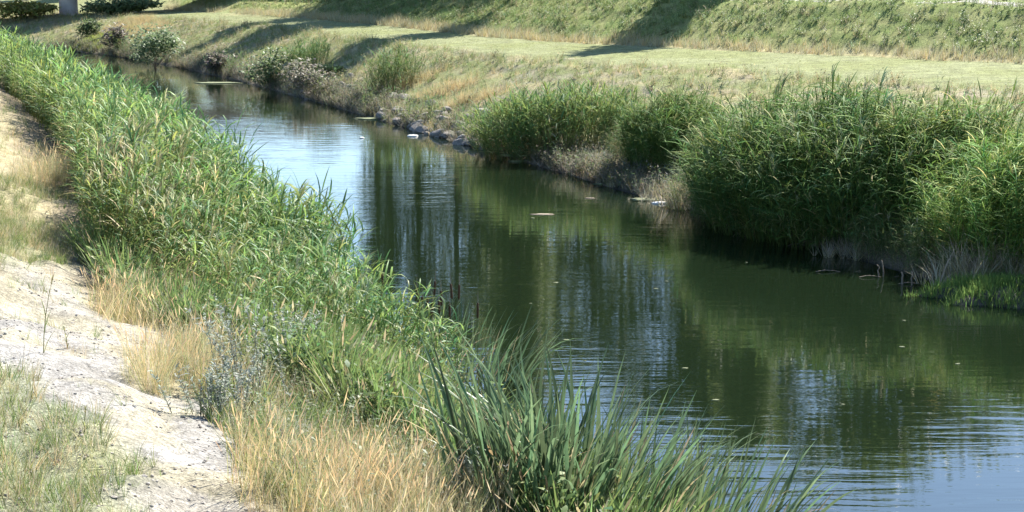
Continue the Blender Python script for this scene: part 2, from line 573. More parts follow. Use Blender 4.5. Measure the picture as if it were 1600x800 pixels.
def reed_tpl(seed, nleaf=11, plume=0.0, dead=0.15, lw=0.0135, wild=0.0, ls=1.0):
    r = np.random.default_rng(seed)
    t = Tpl()
    bend = r.uniform(0.02, 0.10)
    top = np.array([bend, r.uniform(-0.04, 0.04), 1.0])
    mid = np.array([bend * 0.3, 0, 0.52])
    t.tube([np.zeros(3), mid, top], [0.0042, 0.0035, 0.0016], jit(r, (0.17, 0.19, 0.07)))
    for k in range(nleaf):
        h = 0.22 + 0.76 * (k + r.uniform(0, 0.8)) / nleaf
        p = mid * (h / 0.52) if h < 0.52 else mid + (top - mid) * (h - 0.52) / 0.48
        az = (0 if k % 2 else math.pi) + r.normal(0, 0.9)
        az *= 0.75
        L = ls * r.uniform(0.21, 0.34) * (1.0 if h < 0.85 else 0.75)
        e0 = math.radians(r.uniform(40, 72) + (15 if h > 0.85 else 0))
        e1 = math.radians(r.uniform(-40, 25) + (25 if h > 0.85 else 0))
        if r.random() < wild:
            az = r.uniform(0, 6.28)
            e0 = math.radians(r.uniform(10, 65))
            e1 = e0 - r.uniform(0.2, 1.5)
            L *= 1.15
        pts = arc(p, az, e0, e1, L, 3)
        side = np.array([-math.sin(az), math.cos(az), r.uniform(-0.6, 0.6)])
        isdead = r.random() < dead * (2.2 if h < 0.45 else 0.4)
        col = jit(r, STRAW if isdead else [G1, G2, G2, G3][r.integers(4)], 0.3)
        w = lw * r.uniform(0.8, 1.25)
        t.ribbon(pts, [w * 0.6, w, w * 0.7], side, col)
    if r.random() < plume:
        for k in range(11):
            az = r.uniform(-1.2, 1.2)
            p = top + np.array([0, 0, -0.03 * k * 0.3])
            t.ribbon(arc(p, az, math.radians(75), math.radians(10), r.uniform(0.08, 0.15), 2), [0.005, 0.006], np.array([-math.sin(az), math.cos(az), 0.3]), jit(r, BUFF))
    return t.done()


def tuft_tpl(seed, nb=10, spread=0.35, width=0.02, droop=(70, 15), cols=(G1, G2), segs=2, heads=0):
    """tuft of unit height"""
    r = np.random.default_rng(seed)
    t = Tpl()
    for k in range(nb):
        az = r.uniform(0, 2 * math.pi)
        rad = r.uniform(0, spread * 0.5)
        p = np.array([math.cos(az) * rad, math.sin(az) * rad, -0.02])
        az += r.normal(0, 0.7)
        L = r.uniform(0.6, 1.15)
        e0 = math.radians(r.uniform(droop[0], 92))
        e1 = math.radians(r.uniform(droop[1], 80))
        pts = arc(p, az, e0, e1, L, segs)
        sd = r.uniform(0, 2 * math.pi)
        w = width * r.uniform(0.7, 1.3)
        c = jit(r, cols[r.integers(len(cols))], 0.25)
        t.ribbon(pts, [w] + [w * 0.8] * (segs - 1), np.array([math.cos(sd), math.sin(sd), 0]), c)
        if k < heads:
            p = pts[-1] - (pts[-1] - pts[-2]) * 0.25
            t.ribbon([p, p + (pts[-1] - pts[-2]) * 0.2, p + (pts[-1] - pts[-2]) * 0.45], [width * 1.2, width * 2.4], np.array([math.cos(sd), math.sin(sd), 0]), jit(r, cols[0], 0.2))
    return t.done()


def weed_tpl(seed, ns=5, nl=9, leaf=(0.16, 0.07), cols=(G1, G2, G3), spread=0.7, far=False):
    """broad-leaved weed of unit height: stems with small leaves"""
    r = np.random.default_rng(seed)
    t = Tpl()
    for k in range(ns):
        az = r.uniform(0, 2 * math.pi)
        pts = arc((math.cos(az) * 0.06, math.sin(az) * 0.06, 0), az, math.radians(r.uniform(60, 88)), math.radians(r.uniform(35, 80)), r.uniform(0.6, 1.1) * (0.7 + spread * 0.4), 2)
        t.ribbon(pts, [0.016, 0.012], np.array([-math.sin(az), math.cos(az), 0]), jit(r, cols[0], 0.2))
        for j in range(nl):
            f = (j + r.uniform(0.3, 1)) / nl * 2
            kk = min(int(f), 1)
            p = pts[kk] + (pts[kk + 1] - pts[kk]) * (f - kk)
            a2 = r.uniform(0, 2 * math.pi)
            e = math.radians(r.uniform(-5, 60))
            L = leaf[0] * r.uniform(0.6, 1.3)
            sd_ = np.array([-math.sin(a2), math.cos(a2), r.uniform(-0.4, 0.4)])
            c_ = jit(r, cols[r.integers(len(cols))], 0.3)
            if far:
                t.ribbon(arc(p, a2, e - 0.2, e - 0.2, L, 1), [leaf[1] * r.uniform(0.8, 1.3)], sd_, c_)
            else:
                t.ribbon(arc(p, a2, e, e - 0.6, L, 2), [leaf[1] * 0.35, leaf[1] * r.uniform(0.7, 1.2)], sd_, c_)
    return t.done()


def twig_tpl(seed, n=6, col=(0.42, 0.36, 0.28), rad=0.006, up=(15, 80)):
    r = np.random.default_rng(seed)
    t = Tpl()
    for k in range(n):
        az = r.uniform(0, 2 * math.pi)
        e = math.radians(r.uniform(*up))
        pts = arc((0, 0, 0), az, e, e + r.uniform(-0.8, 0.3), r.uniform(0.5, 1.1), 3)
        t.tube(pts, [rad, rad * 0.8, rad * 0.6, rad * 0.25], jit(r, col, 0.25))
        for j in range(2):
            p = pts[1 + j]
            a2 = az + r.choice([-1, 1]) * r.uniform(0.4, 1.1)
            t.tube(arc(p, a2, e + r.uniform(-0.3, 0.5), e - 0.2, r.uniform(0.2, 0.45), 2), [rad * 0.55, rad * 0.4, rad * 0.2], jit(r, col, 0.25))
    return t.done()


def scatter(tpls, pos, scale, rz=None, lean=None, tint=None, rng=RNG, zs=None):
    """join copies of templates into arrays"""
    n = len(pos)
    pos = np.asarray(pos, np.float32)
    scale = np.broadcast_to(np.asarray(scale, np.float32), (n,))
    rz = rng.uniform(0, 2 * np.pi, n) if rz is None else rz
    lean = np.zeros((n, 2)) if lean is None else lean
    tint = np.ones((n, 3)) if tint is None else tint
    pick = rng.integers(0, len(tpls), n)
    V, Q, T, Cc = [], [], [], []
    off = 0
    for k, (tv, tq, tt, tcol) in enumerate(tpls):
        m = np.where(pick == k)[0]
        if len(m) == 0:
            continue
        c, s = np.cos(rz[m]), np.sin(rz[m])
        v = tv[None] * scale[m][:, None, None]
        x = v[..., 0] * c[:, None] - v[..., 1] * s[:, None]
        y = v[..., 0] * s[:, None] + v[..., 1] * c[:, None]
        z = v[..., 2]
        hrel = z
        x = x + lean[m, 0][:, None] * hrel
        y = y + lean[m, 1][:, None] * hrel
        w = np.stack([x, y, z], -1) + pos[m][:, None, :]
        V.append(w.reshape(-1, 3))
        nv = len(tv)
        o = off + np.arange(len(m)) * nv
        Q.append((tq[None] + o[:, None, None]).reshape(-1, 4))
        T.append((tt[None] + o[:, None, None]).reshape(-1, 3))
        Cc.append((tcol[None] * tint[m][:, None, :]).reshape(-1, 3))
        off += nv * len(m)
    return np.concatenate(V), np.concatenate(Q), np.concatenate(T), np.clip(np.concatenate(Cc), 0, 0.9)


def join(parts):
    V, Q, T, Cc = [], [], [], []
    off = 0
    for v, q, t, c in parts:
        V.append(v)
        Q.append(q + off)
        T.append(t + off)
        Cc.append(c)
        off += len(v)
    return np.concatenate(V), np.concatenate(Q), np.concatenate(T), np.concatenate(Cc)


TRI = [0]


def stuff(name, parts, mat, parent=None, loc=None, **kw):
    v, q, t, c = join(parts)
    if loc is not None:
        v = v - np.array(loc, np.float32)
    TRI[0] += len(q) * 2 + len(t)
    return link(name, mesh_np(name, v, q, t, c), mat, parent, **kw)


def tints(n, rng=RNG, a=0.22, warm=0.12):
    b = rng.uniform(1 - a, 1 + a, n)
    w = rng.normal(0, warm, n)
    return np.stack([b * (1 + w), b, b * (1 - w * 0.5)], 1)


def candidates(n, y0, y1, xfun0, xfun1, rng=RNG):
    y = rng.uniform(y0, y1, n)
    a, b = xfun0(y), xfun1(y)
    x = a + (b - a) * rng.random(n)
    return x, y


def in_view(x, y, z, mu=260, mv=330):
    u, v = project(x, y, z)
    return (u > -mu) & (u < 1600 + mu) & (v < 800 + mv) & (v > -260)


REED = [reed_tpl(100 + k, plume=0.05, dead=0.08, wild=0.35, lw=0.0155) for k in range(14)]
REED_FAR = [reed_tpl(140 + k, nleaf=9, lw=0.018, dead=0.05, wild=0.4) for k in range(8)]
REED_BUFF = [reed_tpl(160 + k, nleaf=8, plume=1.0, dead=0.5) for k in range(8)]
REED_DEAD = [reed_tpl(180 + k, nleaf=5, plume=0.3, dead=3.0) for k in range(6)]
REED_DARK = [reed_tpl(200 + k, nleaf=14, plume=0.10, dead=0.09, lw=0.0105, wild=0.8, ls=0.9) for k in range(12)]
TUFT_GREEN = [tuft_tpl(300 + k, 10, cols=(G1, G2, (0.16, 0.19, 0.06))) for k in range(8)]
TUFT_DRY = [tuft_tpl(320 + k, 11, cols=(STRAW, BUFF, (0.30, 0.27, 0.11)), width=0.016) for k in range(8)]
TUFT_GOLD = [tuft_tpl(340 + k, 20, cols=((0.54, 0.39, 0.20), (0.50, 0.40, 0.20), (0.52, 0.45, 0.31), (0.24, 0.28, 0.09), (0.38, 0.36, 0.17)), width=0.0062, spread=0.3, droop=(76, 45), heads=6) for k in range(8)]
TUFT_SHORT = [tuft_tpl(360 + k, 9, segs=1, cols=((0.20, 0.22, 0.08), (0.30, 0.28, 0.13), G2), width=0.05, spread=1.0) for k in range(6)]
WEED = [weed_tpl(400 + k) for k in range(8)]
WEED_FAR = [weed_tpl(440 + k, 5, 9, (0.2, 0.10), far=True) for k in range(8)]
FAR_GREEN = [tuft_tpl(380 + k, 11, cols=(G1, G2, (0.16, 0.19, 0.06)), segs=1, width=0.03, droop=(50, 50)) for k in range(8)]
FAR_DRY = [tuft_tpl(390 + k, 12, cols=(STRAW, BUFF, (0.30, 0.27, 0.11)), segs=1, width=0.028, droop=(50, 50)) for k in range(8)]
WEED_PALE = [weed_tpl(420 + k, far=True, cols=((0.24, 0.22, 0.12), (0.30, 0.27, 0.15), (0.16, 0.18, 0.07))) for k in range(6)]

# ------------------------------------------------------------------ left bank vegetation
# belt of common reed
def reed_inner(y):      # how far up the bank the reeds reach
    return np.interp(y, [16, 20, 24, 27, 32, 45, 70, 110], [1.4, 1.8, 2.5, 3.1, 2.7, 2.1, 1.9, 1.9])


parts = []
n = 12000
y = 21.5 + (112 - 21.5) * RNG.random(n) ** 1.55
dl = -0.45 + (reed_inner(y) + 0.45) * RNG.random(n)
x = water_left(y) - dl / 0.94 + (fbm(y * 0.8, dl, 77) - 0.5) * 0.6
z = np.maximum(terrain(x, y), -0.25)
keep = in_view(x, y, z) & (RNG.random(n) < np.interp(y, [21, 24, 27, 30], [0.25, 0.5, 0.85, 1.0]))
x, y, z, dl = x[keep], y[keep], z[keep], dl[keep]
hgt = np.interp(dl, [-0.5, 0.4, 2.4, 3.6], [1.75, 1.95, 1.75, 1.3]) * RNG.uniform(0.72, 1.12, len(x)) * (0.50 + 1.0 * fbm(x * 0.6, y * 0.6, 81))
hgt *= np.interp(y, [21, 24, 28, 40, 60], [0.62, 0.72, 0.9, 1.0, 0.92])
rz = RNG.normal(0.0, 0.8, len(x))
lean = np.stack([0.10 + RNG.normal(0, 0.07, len(x)) + np.where(dl < 0.3, 0.10, 0), RNG.normal(0, 0.08, len(x))], 1)
pos = np.stack([x, y, z], 1)
ti = tints(len(x))
g = fbm(x * 0.35, y * 0.35, 90)
ti *= (0.85 + 0.55 * g)[:, None]
ti *= np.array([1.0, 1.07, 0.85])
ti[:, 0] *= np.interp(dl, [0, 3], [0.92, 1.08])
buff = (fbm(x * 0.6, y * 0.6, 95) > 0.45) & (y < 31) & (y > 20.5) & (dl > 0.6) & (RNG.random(len(x)) < 0.4)
deadm = (RNG.random(len(x)) < np.interp(dl, [0, 1.5, 3], [0.01, 0.03, 0.10])) & ~buff
far = (y > 48) & ~buff & ~deadm
near = ~far & ~buff & ~deadm
parts.append(scatter(REED_DEAD, pos[deadm], hgt[deadm] * 0.9, rz[deadm], lean[deadm] * 1.5, None))
for m, tp in ((near, REED), (far, REED_FAR), (buff, REED_BUFF)):
    parts.append(scatter(tp, pos[m], hgt[m], rz[m], lean[m], ti[m]))
stuff("reed_bed", parts, M_LEAF, label="dense green reed bed along the foot of the gravel bank", cat="reeds", kind="stuff")


def tuft_field(xs, ys_, hts, tpls, lean_amt=0.12, tint_a=0.2, warm=0.1, rng=RNG, zoff=-0.01):
    z = terrain(xs, ys_) + zoff
    n = len(xs)
    lean = np.stack([rng.normal(0.06, lean_amt, n), rng.normal(0, lean_amt, n)], 1)
    return scatter(tpls, np.stack([xs, ys_, z], 1), hts, None, lean, tints(n, rng, tint_a, warm))


def patch_points(spots, density, seed, thr=0.5, rng=RNG):
    X, Y = [], []
    for cx, cy, rx, ry in spots:
        k = int(density * 4 * 1.7 * rx * ry)
        xx, yy_ = cx + rng.uniform(-1.5, 1.5, k) * rx, cy + rng.uniform(-1.5, 1.5, k) * ry
        m = patch_mask(xx, yy_, [(cx, cy, rx, ry)], seed) > rng.uniform(0.05, 0.95, k)
        X.append(xx[m])
        Y.append(yy_[m])
    return np.concatenate(X), np.concatenate(Y)


# golden dry grass
gx, gy = patch_points(GOLD, 62, 72)
m = (water_left(gy) - gx) * 0.94 > 0.9
gx, gy = gx[m], gy[m]
stuff("golden_grass", [tuft_field(gx, gy, RNG.uniform(0.22, 0.75, len(gx)), TUFT_GOLD, 0.2, 0.3, 0.08)], M_DRY,
      label="golden dry grass between gravel bank and reeds", cat="dry grass", kind="stuff")

# mixed green and buff growth between reeds and cattails
parts = []
n = 9000
y = 11 + 17 * RNG.random(n)
dl = -0.1 + 3.4 * RNG.random(n)
x = water_left(y) - dl / 0.94
den = fbm(x * 0.8, y * 0.8, 101)
keep = in_view(x, y, terrain(x, y)) & (dl < np.interp(y, [11, 15, 20, 28], [2.3, 2.6, 3.0, 3.3]) + (den - 0.5) * 1.2)
keep &= RNG.random(n) > 0.5 * patch_mask(x, y, GOLD, 72)
keep &= dl > np.interp(y, [12, 18, 20, 22, 24], [1.3, 1.1, 0.8, 0.5, 0.0])
x, y, dl = x[keep], y[keep], dl[keep]
k = RNG.random(len(x))
m1 = k < 0.52
m2 = (k >= 0.52) & (k < 0.84)
m3 = k >= 0.84
sel = fbm(x * 0.7, y * 0.7, 103)
parts.append(tuft_field(x[m1], y[m1], RNG.uniform(0.45, 0.95, m1.sum()), [tuft_tpl(500 + q, 9, cols=(G1, G2, (0.11, 0.18, 0.05)), width=0.026, droop=(62, 10), segs=3) for q in range(8)], 0.16))
parts.append(tuft_field(x[m2], y[m2], RNG.uniform(0.4, 0.85, m2.sum()), [tuft_tpl(520 + q, 10, cols=(STRAW, BUFF, G2), width=0.016, droop=(62, 20), heads=3) for q in range(6)], 0.16))
parts.append(tuft_field(x[m3], y[m3], RNG.uniform(0.35, 0.8, m3.sum()), WEED, 0.12))
stuff("bank_grass", parts, M_LEAF, label="rank green and buff grass above the cattails", cat="grass", kind="stuff")

# dusty mixed growth that closes the verge between gravel and golden grass
def in_poly(u, v, poly):
    inside = np.zeros(len(u), bool)
    j = len(poly) - 1
    for i in range(len(poly)):
        (ui, vi), (uj, vj) = poly[i], poly[j]
        c = ((vi > v) != (vj > v)) & (u < (uj - ui) * (v - vi) / (vj - vi + 1e-9) + ui)
        inside ^= c
        j = i
    return inside


n = 12500
y = 9 + 26 * RNG.random(n)
x = water_left(y) - 5.5 * RNG.random(n)
u_, v_ = project(x, y, terrain(x, y))
u_ = u_ + (fbm(x * 1.5, y * 1.5, 151) - 0.5) * 70
keep = in_poly(u_, v_, [(160, 330), (235, 410), (280, 500), (305, 590), (345, 690), (440, 790), (520, 900), (800, 900), (700, 700), (520, 600), (420, 520), (330, 420), (240, 340)])
x, y = x[keep], y[keep]
k = RNG.random(len(x))
gsel = fbm(x * 1.1, y * 1.1, 153)
m1 = (gsel > 0.5) & (k < 0.8)
m2 = (gsel <= 0.5) & (k < 0.8)
m3 = k >= 0.8
DUST = [weed_tpl(540 + q, 6, 10, (0.13, 0.05), ((0.16, 0.19, 0.10), (0.21, 0.23, 0.14), (0.12, 0.15, 0.07))) for q in range(6)]
stuff("verge_plants", [tuft_field(x[m1], y[m1], RNG.uniform(0.2, 0.5, m1.sum()), TUFT_GREEN, 0.18),
                       tuft_field(x[m2], y[m2], RNG.uniform(0.2, 0.5, m2.sum()), TUFT_DRY, 0.18),
                       tuft_field(x[m3], y[m3], RNG.uniform(0.2, 0.5, m3.sum()), DUST, 0.15)], M_LEAF,
      label="dusty green and straw plants fringing the gravel bank", cat="weeds", kind="stuff")

# sparse short grass on the gravel
parts = []
gx, gy = patch_points(GRASS_L, 130, 71)
parts.append(tuft_field(gx, gy, RNG.uniform(0.09, 0.30, len(gx)), TUFT_GREEN + TUFT_DRY, 0.25))
n = 7000
y = 7 + 70 * RNG.random(n) ** 1.6
dl = 2.4 + 8 * RNG.random(n)
x = water_left(y) - dl / 0.94
cl = fbm(x * 1.4, y * 1.4, 111)
keep = in_view(x, y, terrain(x, y)) & (cl + RNG.uniform(-0.12, 0.12, n) > np.interp(y, [8, 20, 30, 60], [0.52, 0.54, 0.46, 0.3]))
x, y = x[keep], y[keep]
k = RNG.random(len(x)) < 0.4
h = RNG.uniform(0.05, 0.22, len(x)) * np.interp(y, [8, 30, 60], [0.9, 1.3, 2.2])
parts.append(tuft_field(x[k], y[k], h[k], TUFT_GREEN, 0.2))
parts.append(tuft_field(x[~k], y[~k], h[~k], TUFT_DRY, 0.2))
stuff("gravel_bank_grass", parts, M_DRY, label="sparse short grass growing through the pale gravel bank", cat="grass", kind="stuff")

# ------------------------------------------------------------------ right bank grass
parts = []
n = 60000
y = 40 + 100 * RNG.random(n)
xr_, xb2_, xf_ = water_right(y), berm_edge(y), np.maximum(dike_foot(y), berm_edge(y) + 1.5)
x = xr_ + (xf_ + 7 - xr_) * RNG.random(n)
z = terrain(x, y)
keep = in_view(x, y, z, 150, 100) & (z > 0.05)
x, y, z = x[keep], y[keep], z[keep]
xr_, xb2_, xf_ = water_right(y), berm_edge(y), np.maximum(dike_foot(y), berm_edge(y) + 1.5)
nz = fbm(x * 0.6, y * 0.6, 121)
nz2 = fbm(x * 1.8, y * 1.8, 122)
on_mown = (x > xb2_ - 0.2 + (nz2 - 0.5) * 2) & (x < xf_ - 0.5)
strip = (x >= xf_ - 0.7) & (x < xf_ + 0.7 + (nz - 0.5) * 1.5)
dk = (x >= xf_ + 0.5) & ~strip
bank = (x < xb2_) & ~on_mown
orange = patch_mask(x, y, ORANGE_R, 73) > 0.5
R = RNG.random(len(x))
a = bank & ~orange & (R < 0.28)
parts.append(tuft_field(x[a], y[a], RNG.uniform(0.15, 0.42, a.sum()), FAR_DRY))
a = bank & ~orange & (R >= 0.28) & (R < 0.72)
parts.append(tuft_field(x[a], y[a], RNG.uniform(0.12, 0.38, a.sum()), FAR_GREEN))
a = bank & (R > 0.9) & (nz2 > 0.45)
parts.append(tuft_field(x[a], y[a], RNG.uniform(0.3, 0.6, a.sum()), WEED_PALE))
a = strip & (R < 0.9)
parts.append(tuft_field(x[a], y[a], RNG.uniform(0.25, 0.6, a.sum()), FAR_DRY))
a = on_mown & (R < 0.55)
parts.append(tuft_field(x[a], y[a], RNG.uniform(0.04, 0.1, a.sum()), TUFT_SHORT))
stuff("bank_meadow_grass", parts, M_DRY, label="dry and green grass on the far bank and mown berm", cat="grass", kind="stuff")
a = orange & bank
ox = np.repeat(x[a], 2) + RNG.normal(0, 0.25, 2 * a.sum())
oy = np.repeat(y[a], 2) + RNG.normal(0, 0.25, 2 * a.sum())
stuff("orange_dry_grass", [tuft_field(ox, oy, RNG.uniform(0.3, 0.55, len(ox)), [tuft_tpl(960 + q, 14, cols=((0.50, 0.37, 0.19), (0.46, 0.38, 0.20), (0.40, 0.34, 0.16)), segs=1, width=0.025) for q in range(6)])], M_DRY,
      label="orange dry grass above the rocks on the far bank", cat="dry grass", kind="stuff")
parts = []
a = dk & (R < 0.30) & (nz2 + RNG.uniform(-0.1, 0.1, len(x)) > 0.44)
parts.append(tuft_field(x[a], y[a], RNG.uniform(0.15, 0.42, a.sum()) * (0.4 + nz2[a]), WEED_FAR))
a = dk & (R > 0.60)
parts.append(tuft_field(x[a], y[a], RNG.uniform(0.15, 0.4, a.sum()), FAR_GREEN))
a = dk & (R > 0.45) & (R < 0.55)
parts.append(tuft_field(x[a], y[a], RNG.uniform(0.2, 0.5, a.sum()), WEED_PALE))
stuff("dike_weeds", parts, M_LEAF, label="weedy green growth covering the dike slope", cat="weeds", kind="stuff")


# ------------------------------------------------------------------ reed clumps on the right bank
def reed_clump(label, cx, cy, ra, rb, ang, count, h, tint=1.0, dry=0.15, buffn=0.05, seed=1, name="reed_clump"):
    rng = np.random.default_rng(seed)
    a = rng.uniform(0, 2 * np.pi, count)
    rr = np.sqrt(rng.random(count))
    p, q = rr * np.cos(a) * ra, rr * np.sin(a) * rb
    c, s = math.cos(ang), math.sin(ang)
    dx, dy = p * c - q * s, p * s + q * c
    dx += (fbm(dx * 0.8 + 9, dy * 0.8, seed) - 0.5) * 0.9
    x, y = cx + dx, cy + dy
    z = np.maximum(terrain(x, y), -0.15)
    hh = h * np.interp(rr, [0, 0.6, 1.0], [1.05, 0.98, 0.66]) * rng.uniform(0.74, 1.06, count) * (0.66 + 0.68 * fbm(x * 0.7, y * 0.7, seed + 3))
    lean = np.stack([dx / max(ra, rb) * 0.22 + rng.normal(0.03, 0.14, count), dy / max(ra, rb) * 0.22 + rng.normal(0, 0.1, count)], 1)
    water = x < water_right(y) + 0.8
    lean[water, 0] -= 0.16
    lean[water, 1] -= 0.12
    zt = th(cx, cy)
    root = empty(name, (cx, cy, zt), label, "reeds", "reed clumps on the far bank")
    k = rng.random(count)
    green = k > dry
    pos = np.stack([x, y, z], 1)
    ti = tints(count, rng) * np.array(tint)
    rz = rng.normal(0.2, 1.2, count)
    near = cy < 48
    bf = green & (rng.random(count) < buffn)
    green &= ~bf
    parts = [scatter(REED_DARK if near else REED_FAR, pos[green], hh[green], rz[green], lean[green], ti[green], rng)]
    if bf.sum():
        parts.append(scatter(REED_BUFF, pos[bf], hh[bf], rz[bf], lean[bf], ti[bf], rng))
    stuff("green_shoots", parts, M_LEAF_THICK, root, loc=(cx, cy, zt), kind="stuff")
    d = ~green & ~bf
    parts = [scatter(REED_DEAD, pos[d], hh[d] * rng.uniform(0.3, 0.8, d.sum()), rng.uniform(0, 6.28, d.sum()), lean[d] + rng.normal(0, 0.4, (d.sum(), 2)), None, rng)]
    stuff("dry_stalks", parts, M_DRY, root, loc=(cx, cy, zt), kind="stuff")
    return root


BA = math.radians(111)      # direction of the bank on the near part
reed_clump("largest dark reed clump overhanging the water at the widest bank", 6.7, 36.5, 3.7, 2.2, BA, 2700, 2.35, dry=0.05, tint=(0.74, 0.90, 0.66), seed=11)  # leaf tint lowered to stand for deep shade inside the clump
reed_clump("reed clump filling the dip between largest and bright-topped clumps", 8.5, 34.6, 2.0, 1.6, BA, 1000, 2.1, tint=(1.05, 1.15, 0.8), dry=0.06, seed=19)
reed_clump("tall bright-topped reed clump behind the grassy mud spit", 9.95, 31.5, 3.0, 2.0, BA, 2100, 2.1, tint=(1.1, 1.3, 0.8), dry=0.06, seed=12)  # leaf tint raised to stand for sun on the clump's tops
reed_clump("tall reed clump on the bank beyond the mud spit's end", 13.0, 28.0, 2.6, 2.0, BA, 600, 2.3, tint=(1.2, 1.4, 0.85), seed=13)
x, y = water_at(1035, 282)
reed_clump("narrow dark reed clump beside the largest clump, pale stalks at its foot", x + 0.1, y - 0.4, 1.45, 1.1, BA, 1300, 1.72, tint=(0.75, 0.92, 0.6), dry=0.12, seed=14)  # darker tint, shade of the clump's interior put into leaf colour
x, y = water_at(850, 248)
reed_clump("broad reed clump with bright green crest and grey dry foot", x + 0.25, y - 0.1, 2.6, 1.3, math.radians(140), 1100, 1.75, dry=0.25, tint=(1.2, 1.2, 1.05), seed=15)
reed_clump("low dark reed fringe at the water between the two tallest clumps", 7.75, 31.6, 2.4, 0.55, BA, 420, 0.95, dry=0.1, seed=17)
x, y = water_at(955, 268)
reed_clump("low straggling reeds with dry stalks between broad and narrow clumps", x + 0.5, y + 0.1, 2.6, 0.7, BA, 380, 0.85, dry=0.45, tint=0.85, seed=20)
x, y = water_at(448, 140)
reed_clump("small dark green reed clump among the shrubs before the berm", x + 0.9, y + 0.5, 1.6, 0.8, BA, 260, 1.35, tint=(0.8, 0.95, 0.85), dry=0.2, seed=21)
reed_clump("low dark reed fringe under the largest clump's far end", 4.55, 39.0, 1.6, 0.6, BA, 320, 1.0, dry=0.2, seed=18)
x, y = water_at(570, 172)
reed_clump("small green reed clump beside the rocks", x + 1.2, y + 0.6, 1.1, 0.8, BA, 280, 1.6, dry=0.25, seed=16)


# ------------------------------------------------------------------ shore scrub and shrubs
parts = []
n = 10000
y = 26 + 92 * RNG.random(n)
t = np.abs(RNG.normal(0.1, 0.75, n))
x = water_right(y) + t
z = terrain(x, y)
dens = fbm(y * 0.22, y * 0 + 3, 131)
keep = in_view(x, y, z, 100, 100) & (dens + RNG.uniform(-0.2, 0.2, n) > 0.38) & ((y > 39.5) | (RNG.random(n) < 0.06)) & ((y < 53) | (y > 65) | (RNG.random(n) < 0.3))
x, y = x[keep], y[keep]
TW = [tuft_tpl(600 + k, 12, spread=0.5, width=0.03, droop=(15, 15), cols=((0.24, 0.20, 0.16), (0.17, 0.145, 0.12), (0.32, 0.28, 0.23)), segs=1) for k in range(6)]
SCRUB = [weed_tpl(620 + k, 5, 9, (0.17, 0.07), ((0.12, 0.12, 0.075), (0.18, 0.16, 0.12), (0.08, 0.115, 0.04)), far=True) for k in range(6)]
k = RNG.random(len(x))
parts.append(tuft_field(x[k < .35], y[k < .35], RNG.uniform(0.25, 0.6, (k < .35).sum()), TW, 0.25))
parts.append(tuft_field(x[(k >= .35) & (k < .75)], y[(k >= .35) & (k < .75)], RNG.uniform(0.25, 0.65, ((k >= .35) & (k < .75)).sum()), SCRUB, 0.2))
parts.append(tuft_field(x[k >= .75], y[k >= .75], RNG.uniform(0.25, 0.6, (k >= .75).sum()), FAR_DRY, 0.25))
ry_ = 54 + 60 * RNG.random(900)
rx_ = water_right(ry_) + np.abs(RNG.normal(0.2, 0.6, 900))
m = (fbm(ry_ * 0.35, ry_ * 0 + 8, 133) > 0.46) & in_view(rx_, ry_, terrain(rx_, ry_), 100, 100)
parts.append(tuft_field(rx_[m], ry_[m], RNG.uniform(0.5, 1.15, m.sum()), REED_FAR, 0.2))
stuff("shore_scrub", parts, M_DRY, label="grey dry scrub and twigs tangled along the far waterline", cat="scrub", kind="stuff")


def leaf_cloud(rng, rx, ry, rz_, count, leaf, cols, lumps=7, shell=0.55):
    """leaves in lumpy ellipsoid, base at z = 0"""
    t = Tpl()
    cs = []
    for k in range(lumps):
        d = rng.normal(0, 1, 3)
        d /= np.linalg.norm(d)
        cs.append((d * rng.uniform(0.25, 0.62), rng.uniform(0.35, 0.6)))
    for k in range(count):
        c, r0 = cs[rng.integers(lumps)]
        d = rng.normal(0, 1, 3)
        d /= np.linalg.norm(d)
        p = c + d * r0 * (1 - shell * rng.random() ** 2)
        p = p * np.array([rx, ry, rz_ * 0.5]) + np.array([0, 0, rz_ * 0.52])
        if p[2] < 0.02:
            p[2] = 0.02 + rng.random() * 0.1
        az = rng.uniform(0, 6.28)
        e = rng.uniform(-0.5, 1.0)
        L = leaf * rng.uniform(0.6, 1.4)
        side = np.array([-math.sin(az), math.cos(az), rng.uniform(-0.8, 0.8)])
        t.ribbon(arc(p, az, e, e - 0.6, L, 2), [L * 0.18, L * 0.42], side, jit(rng, cols[rng.integers(len(cols))], 0.3))
    return t.done()


def add_part(name, tpl, mat, parent, **kw):
    v, q, t, c = tpl
    TRI[0] += len(q) * 2 + len(t)
    return link(name, mesh_np(name, v, q, t, c, False), mat, parent, **kw)


def shrub(u, vv, wpx, hpx, label, cols, seed, count=650, leaf=0.16, lift=0.0):
    rng = np.random.default_rng(seed)
    gx, gy, gz = hit(u, vv, 0.0)
    sc = gy / F_PX
    rx, h = wpx * sc * 0.66, hpx * sc * 1.2
    count = int(count * 1.9)
    root = empty("shrub", (gx, gy, gz - 0.03), label, "shrub", "shrubs on the far bank")
    bt = Tpl()
    for k in range(9):
        az = rng.uniform(0, 6.28)
        e = math.radians(rng.uniform(35, 85))
        bt.tube(arc((0, 0, 0), az, e, e + 0.2, h * rng.uniform(0.6, 0.95), 3), [0.02, 0.016, 0.01, 0.004], (0.20, 0.17, 0.14))
    add_part("branches", bt.done(), M_DRY, root)
    add_part("foliage", leaf_cloud(rng, rx, rx * 0.8, h, count, leaf, cols), M_LEAF, root, kind="stuff")


